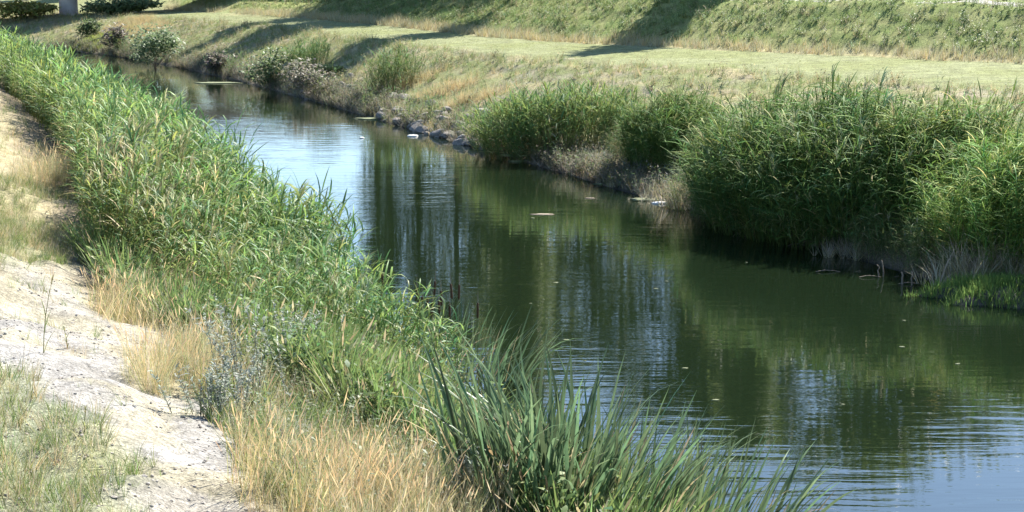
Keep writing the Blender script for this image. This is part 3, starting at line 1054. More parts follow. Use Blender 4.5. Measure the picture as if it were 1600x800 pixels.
DKG = ((0.10, 0.15, 0.06), (0.13, 0.18, 0.065), (0.08, 0.12, 0.06))
BLG = ((0.15, 0.21, 0.10), (0.12, 0.18, 0.08), (0.18, 0.23, 0.11))
BRN = ((0.16, 0.13, 0.11), (0.21, 0.18, 0.15), (0.12, 0.14, 0.07))
YEL = ((0.26, 0.29, 0.08), (0.21, 0.25, 0.07), (0.30, 0.29, 0.11))
shrub(184, 78, 44, 34, "brown half-dead shrub at the river bend", BRN, 701, 500, 0.22)
shrub(242, 106, 104, 54, "wide blue-green willow shrub leaning over the water", BLG, 702, 1100, 0.22)
shrub(338, 118, 46, 38, "dark brown shrub on the bank near the willow shrub", BRN, 703, 500, 0.18)
shrub(424, 136, 96, 54, "dark green bushy shrub before the mown berm", DKG, 704, 800, 0.18)
shrub(488, 152, 90, 54, "grey-brown shrub between the dark bush and the rocks", ((0.20, 0.19, 0.14), (0.14, 0.15, 0.08), (0.24, 0.21, 0.17)), 705, 700, 0.15)
shrub(135, 58, 40, 26, "low dark shrub below the bridge pier", DKG, 706, 400, 0.22)
shrub(185, 22, 110, 20, "wide bluish-green shrub near the bridge pier, right side", BLG, 707, 1200, 0.35)
shrub(35, 28, 110, 22, "yellow-green shrub behind the reed bed", YEL, 708, 1200, 0.35)
shrub(515, 118, 46, 18, "low yellow-green shrub above the waterline", YEL, 710, 400, 0.16)

# bright lime grass at the bend
gx, gy, gz = hit(140, 70)
k = RNG.normal(0, 1, (700, 2))
lx, ly = gx + k[:, 0] * 1.5, gy + k[:, 1] * 1.2
m = terrain(lx, ly) > 0.03
stuff("lime_grass", [tuft_field(lx[m], ly[m], RNG.uniform(0.2, 0.45, m.sum()), [tuft_tpl(730 + q, 10, cols=((0.26, 0.30, 0.06), (0.22, 0.28, 0.07)), width=0.05) for q in range(4)])], M_LEAF,
      label="lime green grass on the waterside at the bend", cat="grass", kind="stuff")

# ------------------------------------------------------------------ trees behind the dike (seen as reflections and shadows)
def tree_meshes(seed, H, r, clear, count, cone=1.0):
    rng = np.random.default_rng(seed)
    tr = Tpl()
    pts = [np.array([0, 0, -0.3])]
    for k in range(1, 7):
        pts.append(np.array([rng.normal(0, 0.12), rng.normal(0, 0.12), H * 0.92 * k / 6]))
    tr.tube(pts, [0.30, 0.24, 0.20, 0.16, 0.12, 0.08, 0.03], (0.13, 0.105, 0.08), 8)
    cr = Tpl()
    bl = []
    nb = 26
    for k in range(nb):
        f = (k + rng.random()) / nb
        hz = clear + (H * 0.93 - clear) * f
        az = k * 2.4 + rng.normal(0, 0.4)
        prof = math.sqrt(max(0.02, 1 - ((f - 0.42) / 0.62) ** 2)) * (1 - 0.35 * f * cone)
        L = r * (0.35 + 0.75 * prof) * rng.uniform(0.75, 1.15)
        e = math.radians(rng.uniform(25, 55))
        a = arc((0, 0, hz), az, e, e - 0.3, L, 3)
        tr.tube(a, [0.07, 0.05, 0.03, 0.012], (0.14, 0.115, 0.09), 4)
        bl.append((a, L))
    for k in range(count):
        a, L = bl[rng.integers(nb)]
        j = rng.choice([1, 2, 2, 3, 3])
        p = a[j] + rng.normal(0, 0.26 * L / 1.6 + 0.22, 3)
        az = rng.uniform(0, 6.28)
        e = rng.uniform(-0.9, 0.9)
        s = rng.uniform(0.16, 0.34)
        cr.ribbon(arc(p, az, e, e - 0.4, s, 2), [s * 0.5, s * 0.9], np.array([-math.sin(az), math.cos(az), rng.uniform(-0.8, 0.8)]), jit(rng, [(0.12, 0.165, 0.05), (0.15, 0.19, 0.055), (0.095, 0.13, 0.05)][rng.integers(3)], 0.25))
    out = []
    for t, mt in ((tr, M_DRY), (cr, M_LEAF)):
        v, q, tt, c = t.done()
        TRI[0] += len(q) * 2 + len(tt)
        me = mesh_np("tree", v, q, tt, c)
        me.materials.append(mt)
        out.append(me)
    return out


TREES = [tree_meshes(801, 15.5, 1.5, 2.6, 9000, 1.0), tree_meshes(802, 16.0, 3.0, 1.6, 9000, 0.7), tree_meshes(803, 15.0, 1.2, 2.4, 3800, 0.6), tree_meshes(804, 16.0, 3.5, 1.4, 14000, -0.2)]


def tree(u, y, var, scale, label, rz, group="trees behind the dike"):
    x = (u - 800) / F_PX * y
    r = empty("poplar_tree", (x, y, th(x, y)), label, "tree", group, rz)
    r.scale = (scale,) * 3
    link("trunk", TREES[var][0], None, r)
    link("crown", TREES[var][1], None, r)


def tree_at(x, y, var, scale, label, rz, group="trees behind the dike"):
    tree(800 + x / y * F_PX, y, var, scale, label, rz, group)


tree_at(11.6, 81.9, 0, 1.0, "slender poplar behind the dike casting one narrow shadow down the slope", 0.4)
tree_at(0.4, 92.0, 0, 1.08, "slender poplar casting the long shadow over the mown berm", 3.1)
tree_at(-3.6, 112.0, 1, 1.1, "dense poplar at the end of the row before the thin trees", 0.9)
tree_at(5.5, 118.0, 3, 1.35, "broad poplar of the back row behind the berm-shading poplar", 4.4)
tree_at(12.0, 116.0, 3, 1.5, "broad poplar of the back row, fifth from the outermost", 1.9)
tree_at(17.0, 115.0, 3, 1.6, "broad poplar of the back row, fourth from the outermost", 5.2)
tree_at(24.6, 115.0, 3, 1.68, "tallest broad poplar of the back row, mirrored beside open sky", 2.2)
tree_at(30.0, 115.0, 3, 1.55, "tall broad poplar next to the tallest, third from the outermost", 0.3)
tree_at(36.5, 114.0, 3, 1.15, "lower poplar of the back row beside the outermost", 3.3)
tree_at(42.0, 114.0, 3, 1.15, "outermost lower poplar of the back row", 1.3)
tree_at(-0.5, 128.0, 3, 1.4, "large poplar of the back row farthest behind the dike", 2.6)
for k in range(11):  # unseen trees, added so their reflection covers white sky in the water
    tree_at(-78 + k * 6.5 + random.uniform(-2, 2), 172 + random.uniform(-10, 16), 3, random.uniform(0.45, 0.65), "low bushy tree added beyond the bridge to darken the mirrored sky", k * 1.7, "low trees added beyond the bridge")
for u_, y_, s_, r_ in ((652, 113, 1.0, 0.2), (606, 109, 0.95, 1.4), (588, 117, 1.0, 2.8)):
    tree(u_, y_, 2, s_, "tall thin tree with a narrow crown behind the far dike", r_)

# ------------------------------------------------------------------ bridge
def box(name, c, s, mat, parent, bev=0.03, rz=0.0):
    import bmesh
    bm = bmesh.new()
    bmesh.ops.create_cube(bm, size=1.0)
    for vv in bm.verts:
        vv.co = Vector((vv.co.x * s[0], vv.co.y * s[1], vv.co.z * s[2]))
    bmesh.ops.bevel(bm, geom=bm.edges[:], offset=bev, segments=2, affect='EDGES')
    me = bpy.data.meshes.new(name)
    bm.to_mesh(me)
    bm.free()
    o = link(name, me, mat, parent)
    o.location = c
    o.rotation_euler = (0, 0, rz)
    return o


def lathe(name, prof, mat, parent, seg=24):
    v, q = [], []
    for r, z in prof:
        for j in range(seg):
            a = 2 * math.pi * j / seg
            v.append((r * math.cos(a), r * math.sin(a), z))
    for k in range(len(prof) - 1):
        for j in range(seg):
            j2 = (j + 1) % seg
            q.append((k * seg + j, k * seg + j2, (k + 1) * seg + j2, (k + 1) * seg + j))
    return link(name, mesh_np(name, v, q, smooth=True), mat, parent)


bx_, by_ = (114 - 800) / F_PX * 131, 131.0
bz = th(bx_, by_)
bridge = empty("bridge", (bx_, by_, bz), "concrete road bridge with a round pale pier beyond the bend", "bridge", rz=math.radians(12))
lathe("pier", [(0.95, -0.4), (0.95, 0.1), (0.70, 0.16), (0.69, 1.2), (0.70, 2.6), (0.98, 2.95), (0.98, 3.2)], M_CONCRETE, bridge)
box("deck", (6.0, 0, 3.6), (74, 7.5, 0.9), M_DECK, bridge, 0.05)
for s_ in (-1, 1):
    box("parapet", (6.0, s_ * 3.6, 4.55), (74, 0.25, 1.0), M_DECK, bridge)
box("abutment", (33.5, 0, 1.3), (5, 7.0, 3.6), M_CONCRETE, bridge)

# ------------------------------------------------------------------ rocks and stones
import bmesh


def rock_mesh(seed, sub=2, flat=0.7, amp=0.28):
    bm = bmesh.new()
    bmesh.ops.create_icosphere(bm, subdivisions=sub, radius=1.0)
    r = np.random.default_rng(seed)
    cuts = []
    for k in range(7):
        d = r.normal(0, 1, 3)
        cuts.append((d / np.linalg.norm(d), r.uniform(0.45, 0.8)))
    for vv in bm.verts:
        p = np.array(vv.co)
        for d, o in cuts:
            e = p @ d - o
            if e > 0:
                p = p - d * e * 0.9
        p = p * (1 + amp * (r.random() - 0.5) * 0.35)
        p[2] *= flat
        vv.co = p
    me = bpy.data.meshes.new("rock")
    bm.to_mesh(me)
    bm.free()
    TRI[0] += len(me.polygons)
    return me


ROCKS = [rock_mesh(900 + k, 2, RNG.uniform(0.55, 0.85)) for k in range(7)]
STONES = [rock_mesh(920 + k, 1, RNG.uniform(0.5, 0.8)) for k in range(6)]
for me in ROCKS:
    me.materials.append(M_ROCK)
for me in STONES:
    me.materials.append(M_STONE)
r = np.random.default_rng(33)
cnt = 0
while cnt < 210:
    yy_ = r.choice([r.uniform(53, 64), r.uniform(53, 60), r.uniform(64, 76)], p=[0.5, 0.3, 0.2])
    tt_ = r.uniform(-0.1, 2.3) if r.random() < 0.6 else abs(r.normal(0.2, 0.6))
    xx = float(water_right(yy_)) + tt_
    s = 0.09 + 0.24 * r.random() ** 1.7
    o = link("rock", ROCKS[r.integers(7)], None, label="angular grey rock in the riprap along the far waterline", cat="rock", group="riprap rocks below the orange grass")
    o.location = (xx, yy_, th(xx, yy_) + s * 0.18)
    o.rotation_euler = (r.uniform(-0.4, 0.4), r.uniform(-0.4, 0.4), r.uniform(0, 6.28))
    o.scale = (s * r.uniform(0.8, 1.3), s, s * r.uniform(0.8, 1.1))
    cnt += 1
cnt = 0
while cnt < 90:
    u_, v_ = r.uniform(-20, 330), r.uniform(380, 790)
    if v_ < 380 + u_ * 0.2 or u_ > 160 + (v_ - 380) * 0.55:
        continue
    xx, yy_, zz = hit(u_, v_)
    s = r.uniform(0.012, 0.028)
    o = link("stone", STONES[r.integers(6)], None, label="loose pale stone lying on the gravel bank", cat="stone", group="loose stones on the gravel bank")
    o.location = (xx, yy_, zz - s * 0.1)
    o.rotation_euler = (r.uniform(-0.3, 0.3), r.uniform(-0.3, 0.3), r.uniform(0, 6.28))
    o.scale = (s * r.uniform(0.8, 1.4), s, s)
    cnt += 1


def stone_tpl(seed):
    me = rock_mesh(seed, 1, 0.7)
    v = np.array([p.co for p in me.vertices], np.float32)
    t = np.array([tuple(p.vertices) for p in me.polygons], np.int32)
    r_ = np.random.default_rng(seed)
    c = np.tile(np.array([0.40, 0.37, 0.33]) * r_.uniform(0.8, 1.2), (len(v), 1)).astype(np.float32)
    bpy.data.meshes.remove(me)
    return v, np.zeros((0, 4), np.int32), t, c


PEB = [stone_tpl(940 + k) for k in range(6)]
n = 12000
y = 8 + 26 * RNG.random(n)
dl = 2.6 + 6 * RNG.random(n)
x = water_left(y) - dl / 0.94
keep = in_view(x, y, terrain(x, y), 100, 100) & (fbm(x * 0.7, y * 0.7, 141) > 0.42)
x, y = x[keep], y[keep]
stuff("gravel", [scatter(PEB, np.stack([x, y, terrain(x, y)], 1), RNG.uniform(0.006, 0.022, len(x)) , None, None, tints(len(x), RNG, 0.3, 0.04))], M_DRY,
      label="loose gravel scattered over the pale bank", cat="gravel", kind="stuff")

# ------------------------------------------------------------------ cattails
def cat_leaf(seed, bend, w=0.0125):
    """unit-length strap leaf, folded along its midrib, with thickness in its V section"""
    r = np.random.default_rng(seed)
    n = 7
    e0 = math.radians(90)
    e1 = e0 - bend
    pts = [np.zeros(3)]
    for k in range(n):
        f = (k + 0.5) / n
        e = e0 + (e1 - e0) * f ** 1.8
        pts.append(pts[-1] + np.array([math.cos(e), 0, math.sin(e)]) / n)
    ws = [0.8, 1.0, 1.05, 1.0, 0.9, 0.72, 0.45, 0.04]
    v, q = [], []
    tw = r.uniform(-0.5, 0.5)
    for k, p in enumerate(pts):
        a = tw * k / n + 1.57
        sd = np.array([math.cos(a), math.sin(a), 0])
        nn = np.array([-math.sin(a), math.cos(a), 0])
        hw = w * ws[k]
        v += [p - sd * hw, p + nn * hw * 0.35, p + sd * hw]
    for k in range(n):
        b = 3 * k
        q += [(b, b + 1, b + 4, b + 3), (b + 1, b + 2, b + 5, b + 4)]
    return mesh_np("leaf", v, q, smooth=True)


CATL = [cat_leaf(1000 + k, b) for k, b in enumerate([0.15, 0.3, 0.45, 0.65, 0.9, 1.25, 0.25, 0.5])]
CATL_G = []
CATL_D = []
for me in CATL:
    me.materials.append(M_CATTAIL)
    d = me.copy()
    d.materials.clear()
    d.materials.append(M_CATDEAD)
    CATL_D.append(d)


def tube_mesh(name, pts, radii, mat, sides=8):
    t = Tpl()
    t.tube([np.array(p, float) for p in pts], radii, (0.2, 0.2, 0.1), sides)
    v, q, tt, c = t.done()
    me = mesh_np(name, v, q, tt, c, smooth=True)
    me.materials.append(mat)
    return me


ME_STALK = tube_mesh("stalk", [(0, 0, 0), (0.01, 0, 0.5), (0.02, 0, 1.0)], [0.006, 0.005, 0.003], M_STALK, 6)
ME_HEAD = tube_mesh("seed_head", [(0, 0, 0), (0, 0, 0.01), (0, 0, 0.03), (0, 0, 0.17), (0, 0, 0.19), (0, 0, 0.198)], [0.003, 0.011, 0.0145, 0.0145, 0.011, 0.003], M_HEAD, 10)
ME_SPIKE = tube_mesh("spike", [(0, 0, 0.198), (0, 0, 0.28), (0, 0, 0.36)], [0.004, 0.003, 0.001], M_TWIG, 6)


def cattail_clump(u, v, nleaf, h, label, seed, heads=0, lean=(0.08, 0.0), spread=0.32, dead=0.12):
    rng = np.random.default_rng(seed)
    gx, gy, gz = hit(u, v, -0.1)
    gz = max(th(gx, gy), -0.12)
    root = empty("cattail_clump", (gx, gy, gz), label, "cattails", "cattail clumps at the near waterline")
    for k in range(nleaf):
        a = rng.uniform(0, 6.28)
        rr = spread * math.sqrt(rng.random())
        isd = rng.random() < dead
        me = (CATL_D if isd else CATL)[rng.integers(8)]
        o = link("leaf", me, None, root)
        lx, ly = math.cos(a) * rr * 1.2, math.sin(a) * rr
        o.location = (lx, ly, max(th(gx + lx, gy + ly), -0.15) - gz - 0.02)
        L = h * rng.uniform(0.6, 1.08) * (0.8 if isd else 1)
        o.scale = (L,) * 3
        tilt = Vector((lean[0] + math.cos(a) * rr * 0.55 + rng.normal(0, 0.10), lean[1] + math.sin(a) * rr * 0.5 + rng.normal(0, 0.08), 1.0))
        az = math.atan2(tilt.y, tilt.x) + rng.normal(0, 0.5)
        o.rotation_mode = 'QUATERNION'
        o.rotation_quaternion = Vector((0, 0, 1)).rotation_difference(tilt) @ Euler((0, 0, az)).to_quaternion()
    for k in range(heads):
        lx, ly = rng.normal(0, spread * 0.6), rng.normal(0, spread * 0.5)
        L = h * rng.uniform(0.62, 0.9)
        z0 = max(th(gx + lx, gy + ly), -0.15) - gz - 0.02
        st = link("stalk", ME_STALK, None, root)
        st.location = (lx, ly, z0)
        st.scale = (1.2, 1.2, L)
        rot = (rng.normal(0, 0.05), rng.normal(0.05, 0.06), rng.uniform(0, 6))
        st.rotation_euler = rot
        tip = Euler(rot).to_matrix() @ Vector((0.024, 0, L)) + Vector((lx, ly, z0))
        hd = link("seed_head", ME_HEAD, None, root)
        hd.location = tip - Vector((0, 0, 0.004))
        hd.rotation_euler = rot
        hd.scale = (1.15, 1.15, 1.1)
        sp = link("spike", ME_SPIKE, None, hd)


cattail_clump(895, 838, 240, 1.66, "largest cattail clump, dense blue-green leaves fanning over the water", 1101, 0, (0.05, 0), 0.60)
cattail_clump(815, 825, 130, 1.52, "leafy cattail clump between golden grass and the largest cattails", 1102, 0, (0.03, 0), 0.45)
cattail_clump(975, 850, 120, 1.30, "cattail clump with pale dead leaves beside the largest cattails", 1103, 0, (0.10, 0), 0.40, 0.2)
cattail_clump(1050, 862, 34, 1.30, "thin cattail clump standing apart with one tall brown stalk", 1104, 1, (0.06, 0), 0.35, 0.2)
cattail_clump(1135, 868, 110, 1.35, "cattail clump with long leaves arching out over open water", 1105, 0, (0.30, 0), 0.42)
cattail_clump(765, 612, 70, 1.28, "dark cattail clump bending towards the open water", 1106, 1, (0.28, 0), 0.35)
cattail_clump(690, 590, 40, 1.40, "upright cattail clump with several brown seed heads", 1107, 8, (0.06, 0), 0.40, 0.2)
cattail_clump(640, 590, 30, 1.35, "small cattail clump with brown heads among buff grass", 1108, 3, (0.04, 0), 0.40)
cattail_clump(580, 580, 22, 1.45, "sparse cattail clump with brown heads at the reed bed's edge", 1109, 4, (0.04, 0), 0.45)
cattail_clump(720, 690, 30, 1.0, "green cattail clump rooted above the waterline behind the golden grass", 1110, 0, (0.04, 0), 0.50)

# ------------------------------------------------------------------ single tall reeds along the water side of the bed
RL = [cat_leaf(1200 + k, b, 0.026) for k, b in enumerate([0.8, 1.1, 1.5, 1.9, 0.6])]
for me in RL:
    me.materials.append(M_REEDSINGLE)
ME_CANE = tube_mesh("stem", [(0, 0, 0), (0.02, 0, 0.4), (0.07, 0, 0.75), (0.13, 0, 1.0)], [0.0045, 0.004, 0.003, 0.0015], M_STALK, 6)
r = np.random.default_rng(55)
for k in range(46):
    yy_ = 23.5 + 40 * r.random() ** 1.5
    dd = r.uniform(-0.5, 0.15)
    xx = float(water_left(yy_)) - dd
    h = r.uniform(1.7, 2.15) * (0.8 if yy_ < 27 else 1)
    root = empty("tall_reed", (xx, yy_, max(th(xx, yy_), -0.2)), "single tall reed bending out of the reed bed over the water", "reed", "tall reeds along the reed bed's water edge", r.normal(0, 0.5))
    st = link("stem", ME_CANE, None, root)
    st.scale = (h, h, h)
    for j in range(9):
        f = 0.35 + 0.63 * j / 8
        o = link("leaf", RL[r.integers(5)], None, root)
        bx = np.interp(f, [0, 0.4, 0.75, 1.0], [0, 0.02, 0.07, 0.13]) * h
        o.location = (bx, 0, f * h)
        L = r.uniform(0.36, 0.5)
        o.scale = (L, L, L)
        az = (0 if j % 2 else math.pi) * 0.8 + r.normal(0, 0.5)
        tl = r.uniform(0.4, 0.9) * (0.5 if f > 0.85 else 1)
        o.rotation_euler = Euler((0, tl, az))

# ------------------------------------------------------------------ silver mugwort plants, grass stalks
def mugwort(u, v, h, w, label, seed, lean=(0, 0)):
    rng = np.random.default_rng(seed)
    gx, gy, gz = hit(u, v)
    root = empty("mugwort_plant", (gx, gy, gz), label, "plant", "silvery plants in the golden grass")
    st, lf = Tpl(), Tpl()
    SIL = ((0.26, 0.30, 0.25), (0.20, 0.24, 0.18), (0.33, 0.36, 0.31))
    for k in range(24):
        az = rng.uniform(0, 6.28)
        e = math.radians(rng.uniform(66, 90))
        p0 = (rng.normal(0, w * 0.3), rng.normal(0, w * 0.3), 0)
        pts = arc(p0, az, e, e - 0.15, h * rng.uniform(0.7, 1.05), 4)
        pts = [p + np.array([lean[0], lean[1], 0]) * p[2] for p in pts]
        st.tube(pts, [0.006, 0.005, 0.004, 0.003, 0.001], (0.22, 0.22, 0.17))
        for j in range(46):
            f = rng.uniform(0.5, 4)
            kk = min(int(f), 3)
            p = pts[kk] + (pts[kk + 1] - pts[kk]) * (f - kk)
            a2 = rng.uniform(0, 6.28)
            ee = rng.uniform(0.0, 1.1)
            L = rng.uniform(0.03, 0.07)
            lf.ribbon(arc(p, a2, ee, ee - 0.4, L, 2), [0.006, 0.016], np.array([-math.sin(a2), math.cos(a2), rng.uniform(-0.5, 0.5)]), jit(rng, SIL[rng.integers(3)], 0.25))
    add_part("stems", st.done(), M_DRY, root)
    add_part("leaves", lf.done(), M_LEAF, root, kind="stuff")


mugwort(400, 640, 1.15, 0.45, "tall silver-grey mugwort leaning over the golden grass", 1301, (-0.22, 0))
mugwort(470, 600, 0.95, 0.45, "silvery mugwort among green grass near the cattail heads", 1302, (-0.05, 0))
mugwort(345, 655, 0.55, 0.4, "low dusty mugwort at the edge of the gravel", 1303)
mugwort(740, 800, 0.55, 0.4, "short silvery mugwort beside the leafy cattails", 1304)


def grass_stalk(u, v, h, label, seed, lean=0.2):
    rng = np.random.default_rng(seed)
    gx, gy, gz = hit(u, v)
    root = empty("grass_stalk", (gx, gy, gz), label, "grass stalk", "lone grass stalks on the gravel")
    t = Tpl()
    pts = arc((0, 0, -0.01), 0.0, math.radians(88), math.radians(88) - lean, h, 4)
    t.tube(pts, [0.005, 0.0045, 0.004, 0.003, 0.002], (0.24, 0.25, 0.10), 5)
    add_part("stem", t.done(), M_DRY, root)
    t = Tpl()
    for k in range(5):
        az = rng.uniform(0, 6.28)
        t.ribbon(arc(pts[rng.integers(0, 3)], az, 1.25, 0.5, h * 0.4, 3), [0.006, 0.01, 0.007], np.array([-math.sin(az), math.cos(az), 0]), jit(rng, (0.22, 0.25, 0.09)))
    add_part("blades", t.done(), M_LEAF, root)
    t = Tpl()
    for k in range(8):
        az = rng.uniform(0, 6.28)
        p = pts[3] + (pts[4] - pts[3]) * rng.random()
        t.ribbon(arc(p, az, 1.35, 1.0, h * 0.16, 2), [0.006, 0.012], np.array([-math.sin(az), math.cos(az), 0]), jit(rng, (0.30, 0.27, 0.13)))
    add_part("seed_head", t.done(), M_DRY, root)


grass_stalk(68, 552, 0.72, "tallest lone grass stalk on the pale gravel", 1401, 0.25)
grass_stalk(205, 498, 0.34, "short lone grass stalk leaning at the gravel's edge", 1402, -0.5)
grass_stalk(105, 545, 0.22, "small lone grass stalk beside the tallest stalk", 1403, -0.3)
grass_stalk(132, 676, 0.20, "thin lone grass stalk above the low grass patch", 1404, 0.1)

# ------------------------------------------------------------------ water edge details on the right
# mud spit with bright grass
sx, sy = 8.75, 28.8
v, q, t_ = [], [], []
NR, NA = 7, 40
r = np.random.default_rng(66)
edge = [1 + 0.22 * math.sin(3 * a + 1) + 0.12 * math.sin(7 * a) + 0.08 * math.sin(11 * a + 2) for a in np.linspace(0, 2 * math.pi, NA, endpoint=False)]
for k in range(NR):
    f = 1.0 - k / NR
    for j in range(NA):
        a = 2 * math.pi * j / NA
        v.append((sx + math.cos(a) * f * 1.75 * edge[j], sy + math.sin(a) * f * 0.75 * edge[j], -0.12 + 0.36 * (1 - f ** 3.5) + r.uniform(-0.015, 0.015)))
v.append((sx, sy, 0.25))
for k in range(NR - 1):
    for j in range(NA):
        j2 = (j + 1) % NA
        q.append((k * NA + j, k * NA + j2, (k + 1) * NA + j2, (k + 1) * NA + j))
for j in range(NA):
    t_.append(((NR - 1) * NA + j, (NR - 1) * NA + (j + 1) % NA, NR * NA))
link("mud_spit", mesh_np("mud_spit", v, q, t_, smooth=True), M_MUD, kind="structure")
n = 900
a = RNG.uniform(0, 6.28, n)
f = np.sqrt(RNG.random(n)) * 1.0
ed = np.interp(a, np.linspace(0, 2 * math.pi, NA, endpoint=False), edge)
x = sx + np.cos(a) * f * 1.75 * ed
y = sy + np.sin(a) * f * 0.75 * ed
z = -0.13 + 0.36 * (1 - f ** 3.5)
stuff("spit_grass", [scatter([tuft_tpl(1500 + k, 9, cols=((0.12, 0.22, 0.05), (0.18, 0.26, 0.06)), width=0.06, spread=0.8) for k in range(5)],
      np.stack([x, y, z], 1), RNG.uniform(0.1, 0.27, n))], M_LEAF, label="short bright green grass on the mud spit", cat="grass", kind="stuff")


def stick(u, v, h, label, seed, tilt=(0, 0), rad=0.014, lying=False, name="stick", cat="stick"):
    rng = np.random.default_rng(seed)
    wx, wy = water_at(u, v)
    t = Tpl()
    pts = [np.array([0, 0, -0.25])]
    for k in range(1, 5):
        pts.append(np.array([rng.normal(0, 0.012) + tilt[0] * h * k / 4, rng.normal(0, 0.012) + tilt[1] * h * k / 4, h * k / 4]))
    t.tube(pts, [rad, rad, rad * 0.95, rad * 0.85, rad * 0.7], (0.4, 0.35, 0.28), 6)
    vv, qq, tt, c = t.done()
    tt = np.array([(24, 25, 26), (24, 26, 27), (24, 27, 28), (24, 28, 29)], np.int32)
    if lying:
        vv = (Matrix.Rotation(math.radians(86), 3, 'Y') @ Matrix.Rotation(0, 3, 'Z'))
    o = link(name, mesh_np(name, t.done()[0], qq, tt, smooth=True), M_TWIG, label=label, cat=cat, group="dead sticks in the shallows")
    o.location = (wx, wy, 0)
    return o


stick(1374, 432, 0.22, "forked dead stick rising from the shallows among crossing twigs", 1601, (-0.1, 0))
stick(1379, 432, 0.30, "tallest dead stick rising from the shallows among crossing twigs", 1602, (0.0, 0))
stick(1409, 444, 0.22, "short straight stick standing in the shallows", 1603, (0.0, 0), 0.02)
stick(1424, 446, 0.26, "curved dead stick standing in the shallows", 1604, (0.06, 0), 0.017)
stick(1443, 447, 0.26, "thin dead stick in the shallows near the mud spit", 1605, (-0.02, 0), 0.013)
for (u_, v_, L, az, lb) in ((1373, 433, 0.75, 0.1, "thin twig lying across the standing sticks"), (1440, 445, 0.8, -0.15, "bare twig lying on the water by the mud spit"),
                            (1310, 425, 0.85, 0.05, "pale twig floating before the largest reed clump"), (1255, 383, 0.7, 0.3, "short pale branch at the largest reed clump's foot")):
    wx, wy = water_at(u_, v_)
    t = Tpl()
    pts = [np.array([-L / 2 + L * k / 5, random.uniform(-0.03, 0.03), 0.01 + 0.03 * math.sin(k * 1.3)]) for k in range(6)]
    for side in range(1):
        for k in range(5):
            p0, p1 = pts[k], pts[k + 1]
            b = len(t.v)
            for p, rr in ((p0, 0.008 - 0.001 * k), (p1, 0.008 - 0.001 * (k + 1))):
                for j in range(5):
                    an = 2 * math.pi * j / 5
                    t.v.append(p + np.array([0, math.cos(an), math.sin(an)]) * rr)
                    t.c.append((0.4, 0.36, 0.3))
            for j in range(5):
                j2 = (j + 1) % 5
                t.q.append((b + j, b + j2, b + 5 + j2, b + 5 + j))
    vv, qq, tt, c = t.done()
    o = link("twig", mesh_np("twig", vv, qq, tt, c), M_TWIG, label=lb, cat="twig")
    o.location = (wx, wy, 0)
    o.rotation_euler = (0, 0, az)


def dead_bush(u, v, h, label, seed, n=3, col=(0.46, 0.41, 0.33)):
    rng = np.random.default_rng(seed)
    gx, gy, gz = hit(u, v, 0.0)
    root = empty("dead_bush", (gx, gy, gz), label, "dead bush", "dead bushes at the far waterline")
    tp = [twig_tpl(seed + k, 8, col, 0.007, (10, 85)) for k in range(3)]
    off = rng.normal(0, 0.22, (n, 2))
    pos = np.stack([off[:, 0], off[:, 1], np.zeros(n) - 0.02], 1)
    add_part("twigs", scatter(tp, pos, rng.uniform(0.6, 1.05, n) * h, rng=rng), M_DRY, root)
    dr = [tuft_tpl(seed + 50 + k, 12, cols=(BUFF, PALE, STRAW), width=0.022, droop=(50, 10)) for k in range(3)]
    m = 10 * n
    off = rng.normal(0, 0.3, (m, 2))
    add_part("dry_leaves", scatter(dr, np.stack([off[:, 0], off[:, 1], np.zeros(m) - 0.02], 1), rng.uniform(0.3, 0.75, m) * h, rng=rng), M_DRY, root)


dead_bush(1512, 440, 1.35, "bleached dead bush at the mud spit's root", 1701, 6, (0.50, 0.42, 0.30))  # paler twig colour stands in for sunlight that the reeds block
dead_bush(1565, 425, 1.0, "twiggy dead bush under the bright-topped reeds", 1711, 4)
dead_bush(1075, 322, 1.0, "pale dead bush between the narrow and largest reed clumps", 1721, 5)
dead_bush(1020, 312, 0.45, "low twisted dead bush at the narrow clump's foot", 1731, 4)
dead_bush(935, 258, 0.65, "grey dead bush at the broad reed clump's end", 1741, 5, (0.32, 0.29, 0.25))
dead_bush(780, 228, 0.6, "grey dead bush under the broad reed clump beside the rocks", 1751, 5, (0.32, 0.29, 0.25))
dead_bush(1330, 398, 0.6, "dead bush in shade at the largest reed clump's foot", 1761, 5)
dead_bush(1200, 360, 0.6, "tangled dead bush overhung by the largest reed clump", 1771, 5)


def floating(u, v, L, W, T, label, mat, name, cat, seed, group=None, rz=0.0):
    rng = np.random.default_rng(seed)
    wx, wy = water_at(u, v)
    NA = 18
    v_, q_, t_ = [], [], []
    rad = [1 + rng.uniform(-0.3, 0.25) for _ in range(NA)]
    for f, z in ((0.85, -0.02), (1.0, 0.2 * T), (0.82, 0.8 * T), (0.4, T)):
        for j in range(NA):
            a = 2 * math.pi * j / NA
            v_.append((math.cos(a) * L * 0.5 * f * rad[j], math.sin(a) * W * 0.5 * f * rad[j], z + rng.uniform(-0.1, 0.1) * T))
    v_.append((0, 0, T))
    for k in range(3):
        for j in range(NA):
            j2 = (j + 1) % NA
            q_.append((k * NA + j, k * NA + j2, (k + 1) * NA + j2, (k + 1) * NA + j))
    for j in range(NA):
        t_.append((3 * NA + j, 3 * NA + (j + 1) % NA, 4 * NA))
    o = link(name, mesh_np(name, v_, q_, t_, smooth=True), mat, label=label, cat=cat, group=group)
    o.location = (wx, wy, 0.0)
    o.rotation_euler = (0, 0, rz)


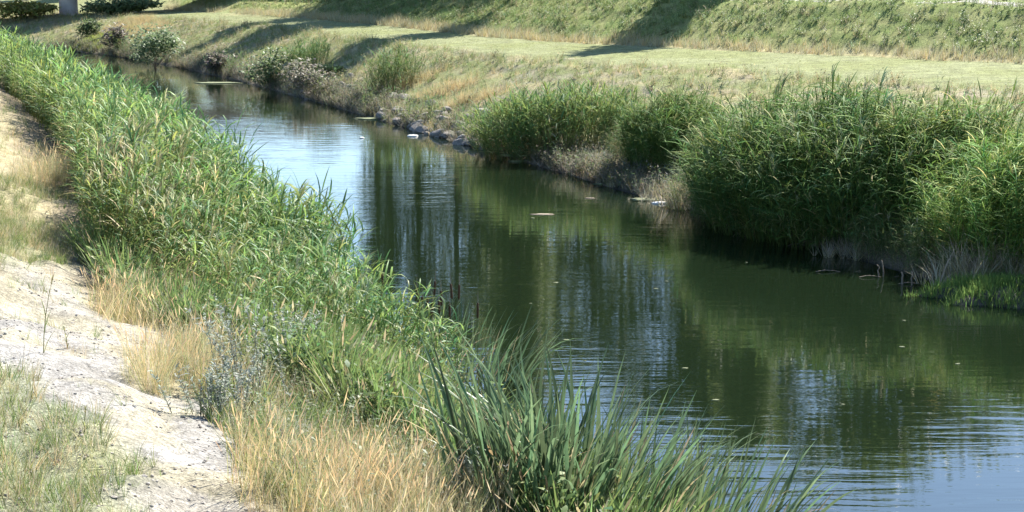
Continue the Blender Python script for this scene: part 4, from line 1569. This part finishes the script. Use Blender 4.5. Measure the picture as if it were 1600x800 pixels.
M_ALGAE = solid_mat("algae", (0.20, 0.22, 0.11), 0.8, 8, 0.45, 0.6)
floating(1034, 318, 0.42, 0.3, 0.05, "white foam scrap lying on mud before the narrow reed clump", M_WHITE, "foam_scrap", "litter", 1801)
floating(565, 216, 0.16, 0.2, 0.04, "small white scrap floating on pale mirrored sky", M_WHITE, "foam_scrap", "litter", 1802)
floating(645, 213, 0.35, 0.3, 0.05, "pale scrap floating just below the rocks", M_WHITE, "foam_scrap", "litter", 1803)
floating(690, 213, 0.30, 0.3, 0.04, "dull pale scrap floating between rocks and broad reed clump", M_WHITE, "foam_scrap", "litter", 1804)
floating(848, 335, 0.55, 0.22, 0.015, "thin pale leaf mat floating in open water", M_TWIG, "leaf_mat", "floating leaves", 1805)
floating(922, 310, 0.25, 0.15, 0.015, "tiny pale leaf floating before the broad reed clump", M_TWIG, "leaf_mat", "floating leaves", 1806)
floating(1040, 312, 1.9, 0.7, 0.05, "olive algae mat around the white foam scrap", M_ALGAE, "algae_mat", "algae mat", 1807, rz=0.2)
floating(990, 288, 1.9, 0.5, 0.04, "olive algae mat along the narrow reed clump", M_ALGAE, "algae_mat", "algae mat", 1808)
floating(930, 268, 1.6, 0.5, 0.04, "olive algae mat between broad and narrow reed clumps", M_ALGAE, "algae_mat", "algae mat", 1809)
floating(840, 252, 1.8, 0.5, 0.04, "olive algae mat before the broad reed clump", M_ALGAE, "algae_mat", "algae mat", 1810)
floating(600, 186, 2.4, 0.8, 0.05, "pale algae mat along the riprap rocks", M_ALGAE, "algae_mat", "algae mat", 1811)
floating(340, 130, 2.2, 0.9, 0.05, "yellowish algae mat below the dark brown shrub", M_ALGAE, "algae_mat", "algae mat", 1812)
floating(190, 80, 3.0, 1.2, 0.06, "algae mat under the brown half-dead shrub", M_ALGAE, "algae_mat", "algae mat", 1813)
r = np.random.default_rng(77)
for k in range(22):
    u_, v_ = r.uniform(760, 1590), r.uniform(330, 640)
    if v_ < 330 + (u_ - 900) * 0.27 or u_ < 650 + (v_ - 330) * 0.9:
        continue
    s_ = r.uniform(0.02, 0.055)
    floating(u_, v_, s_ * 2, s_, 0.008, "small pale leaf drifting on the dark open water", M_ALGAE, "floating_leaf", "leaf", 1850 + k, "leaves drifting on the open water", r.uniform(-0.4, 0.4))

print("TRIS", TRI[0])
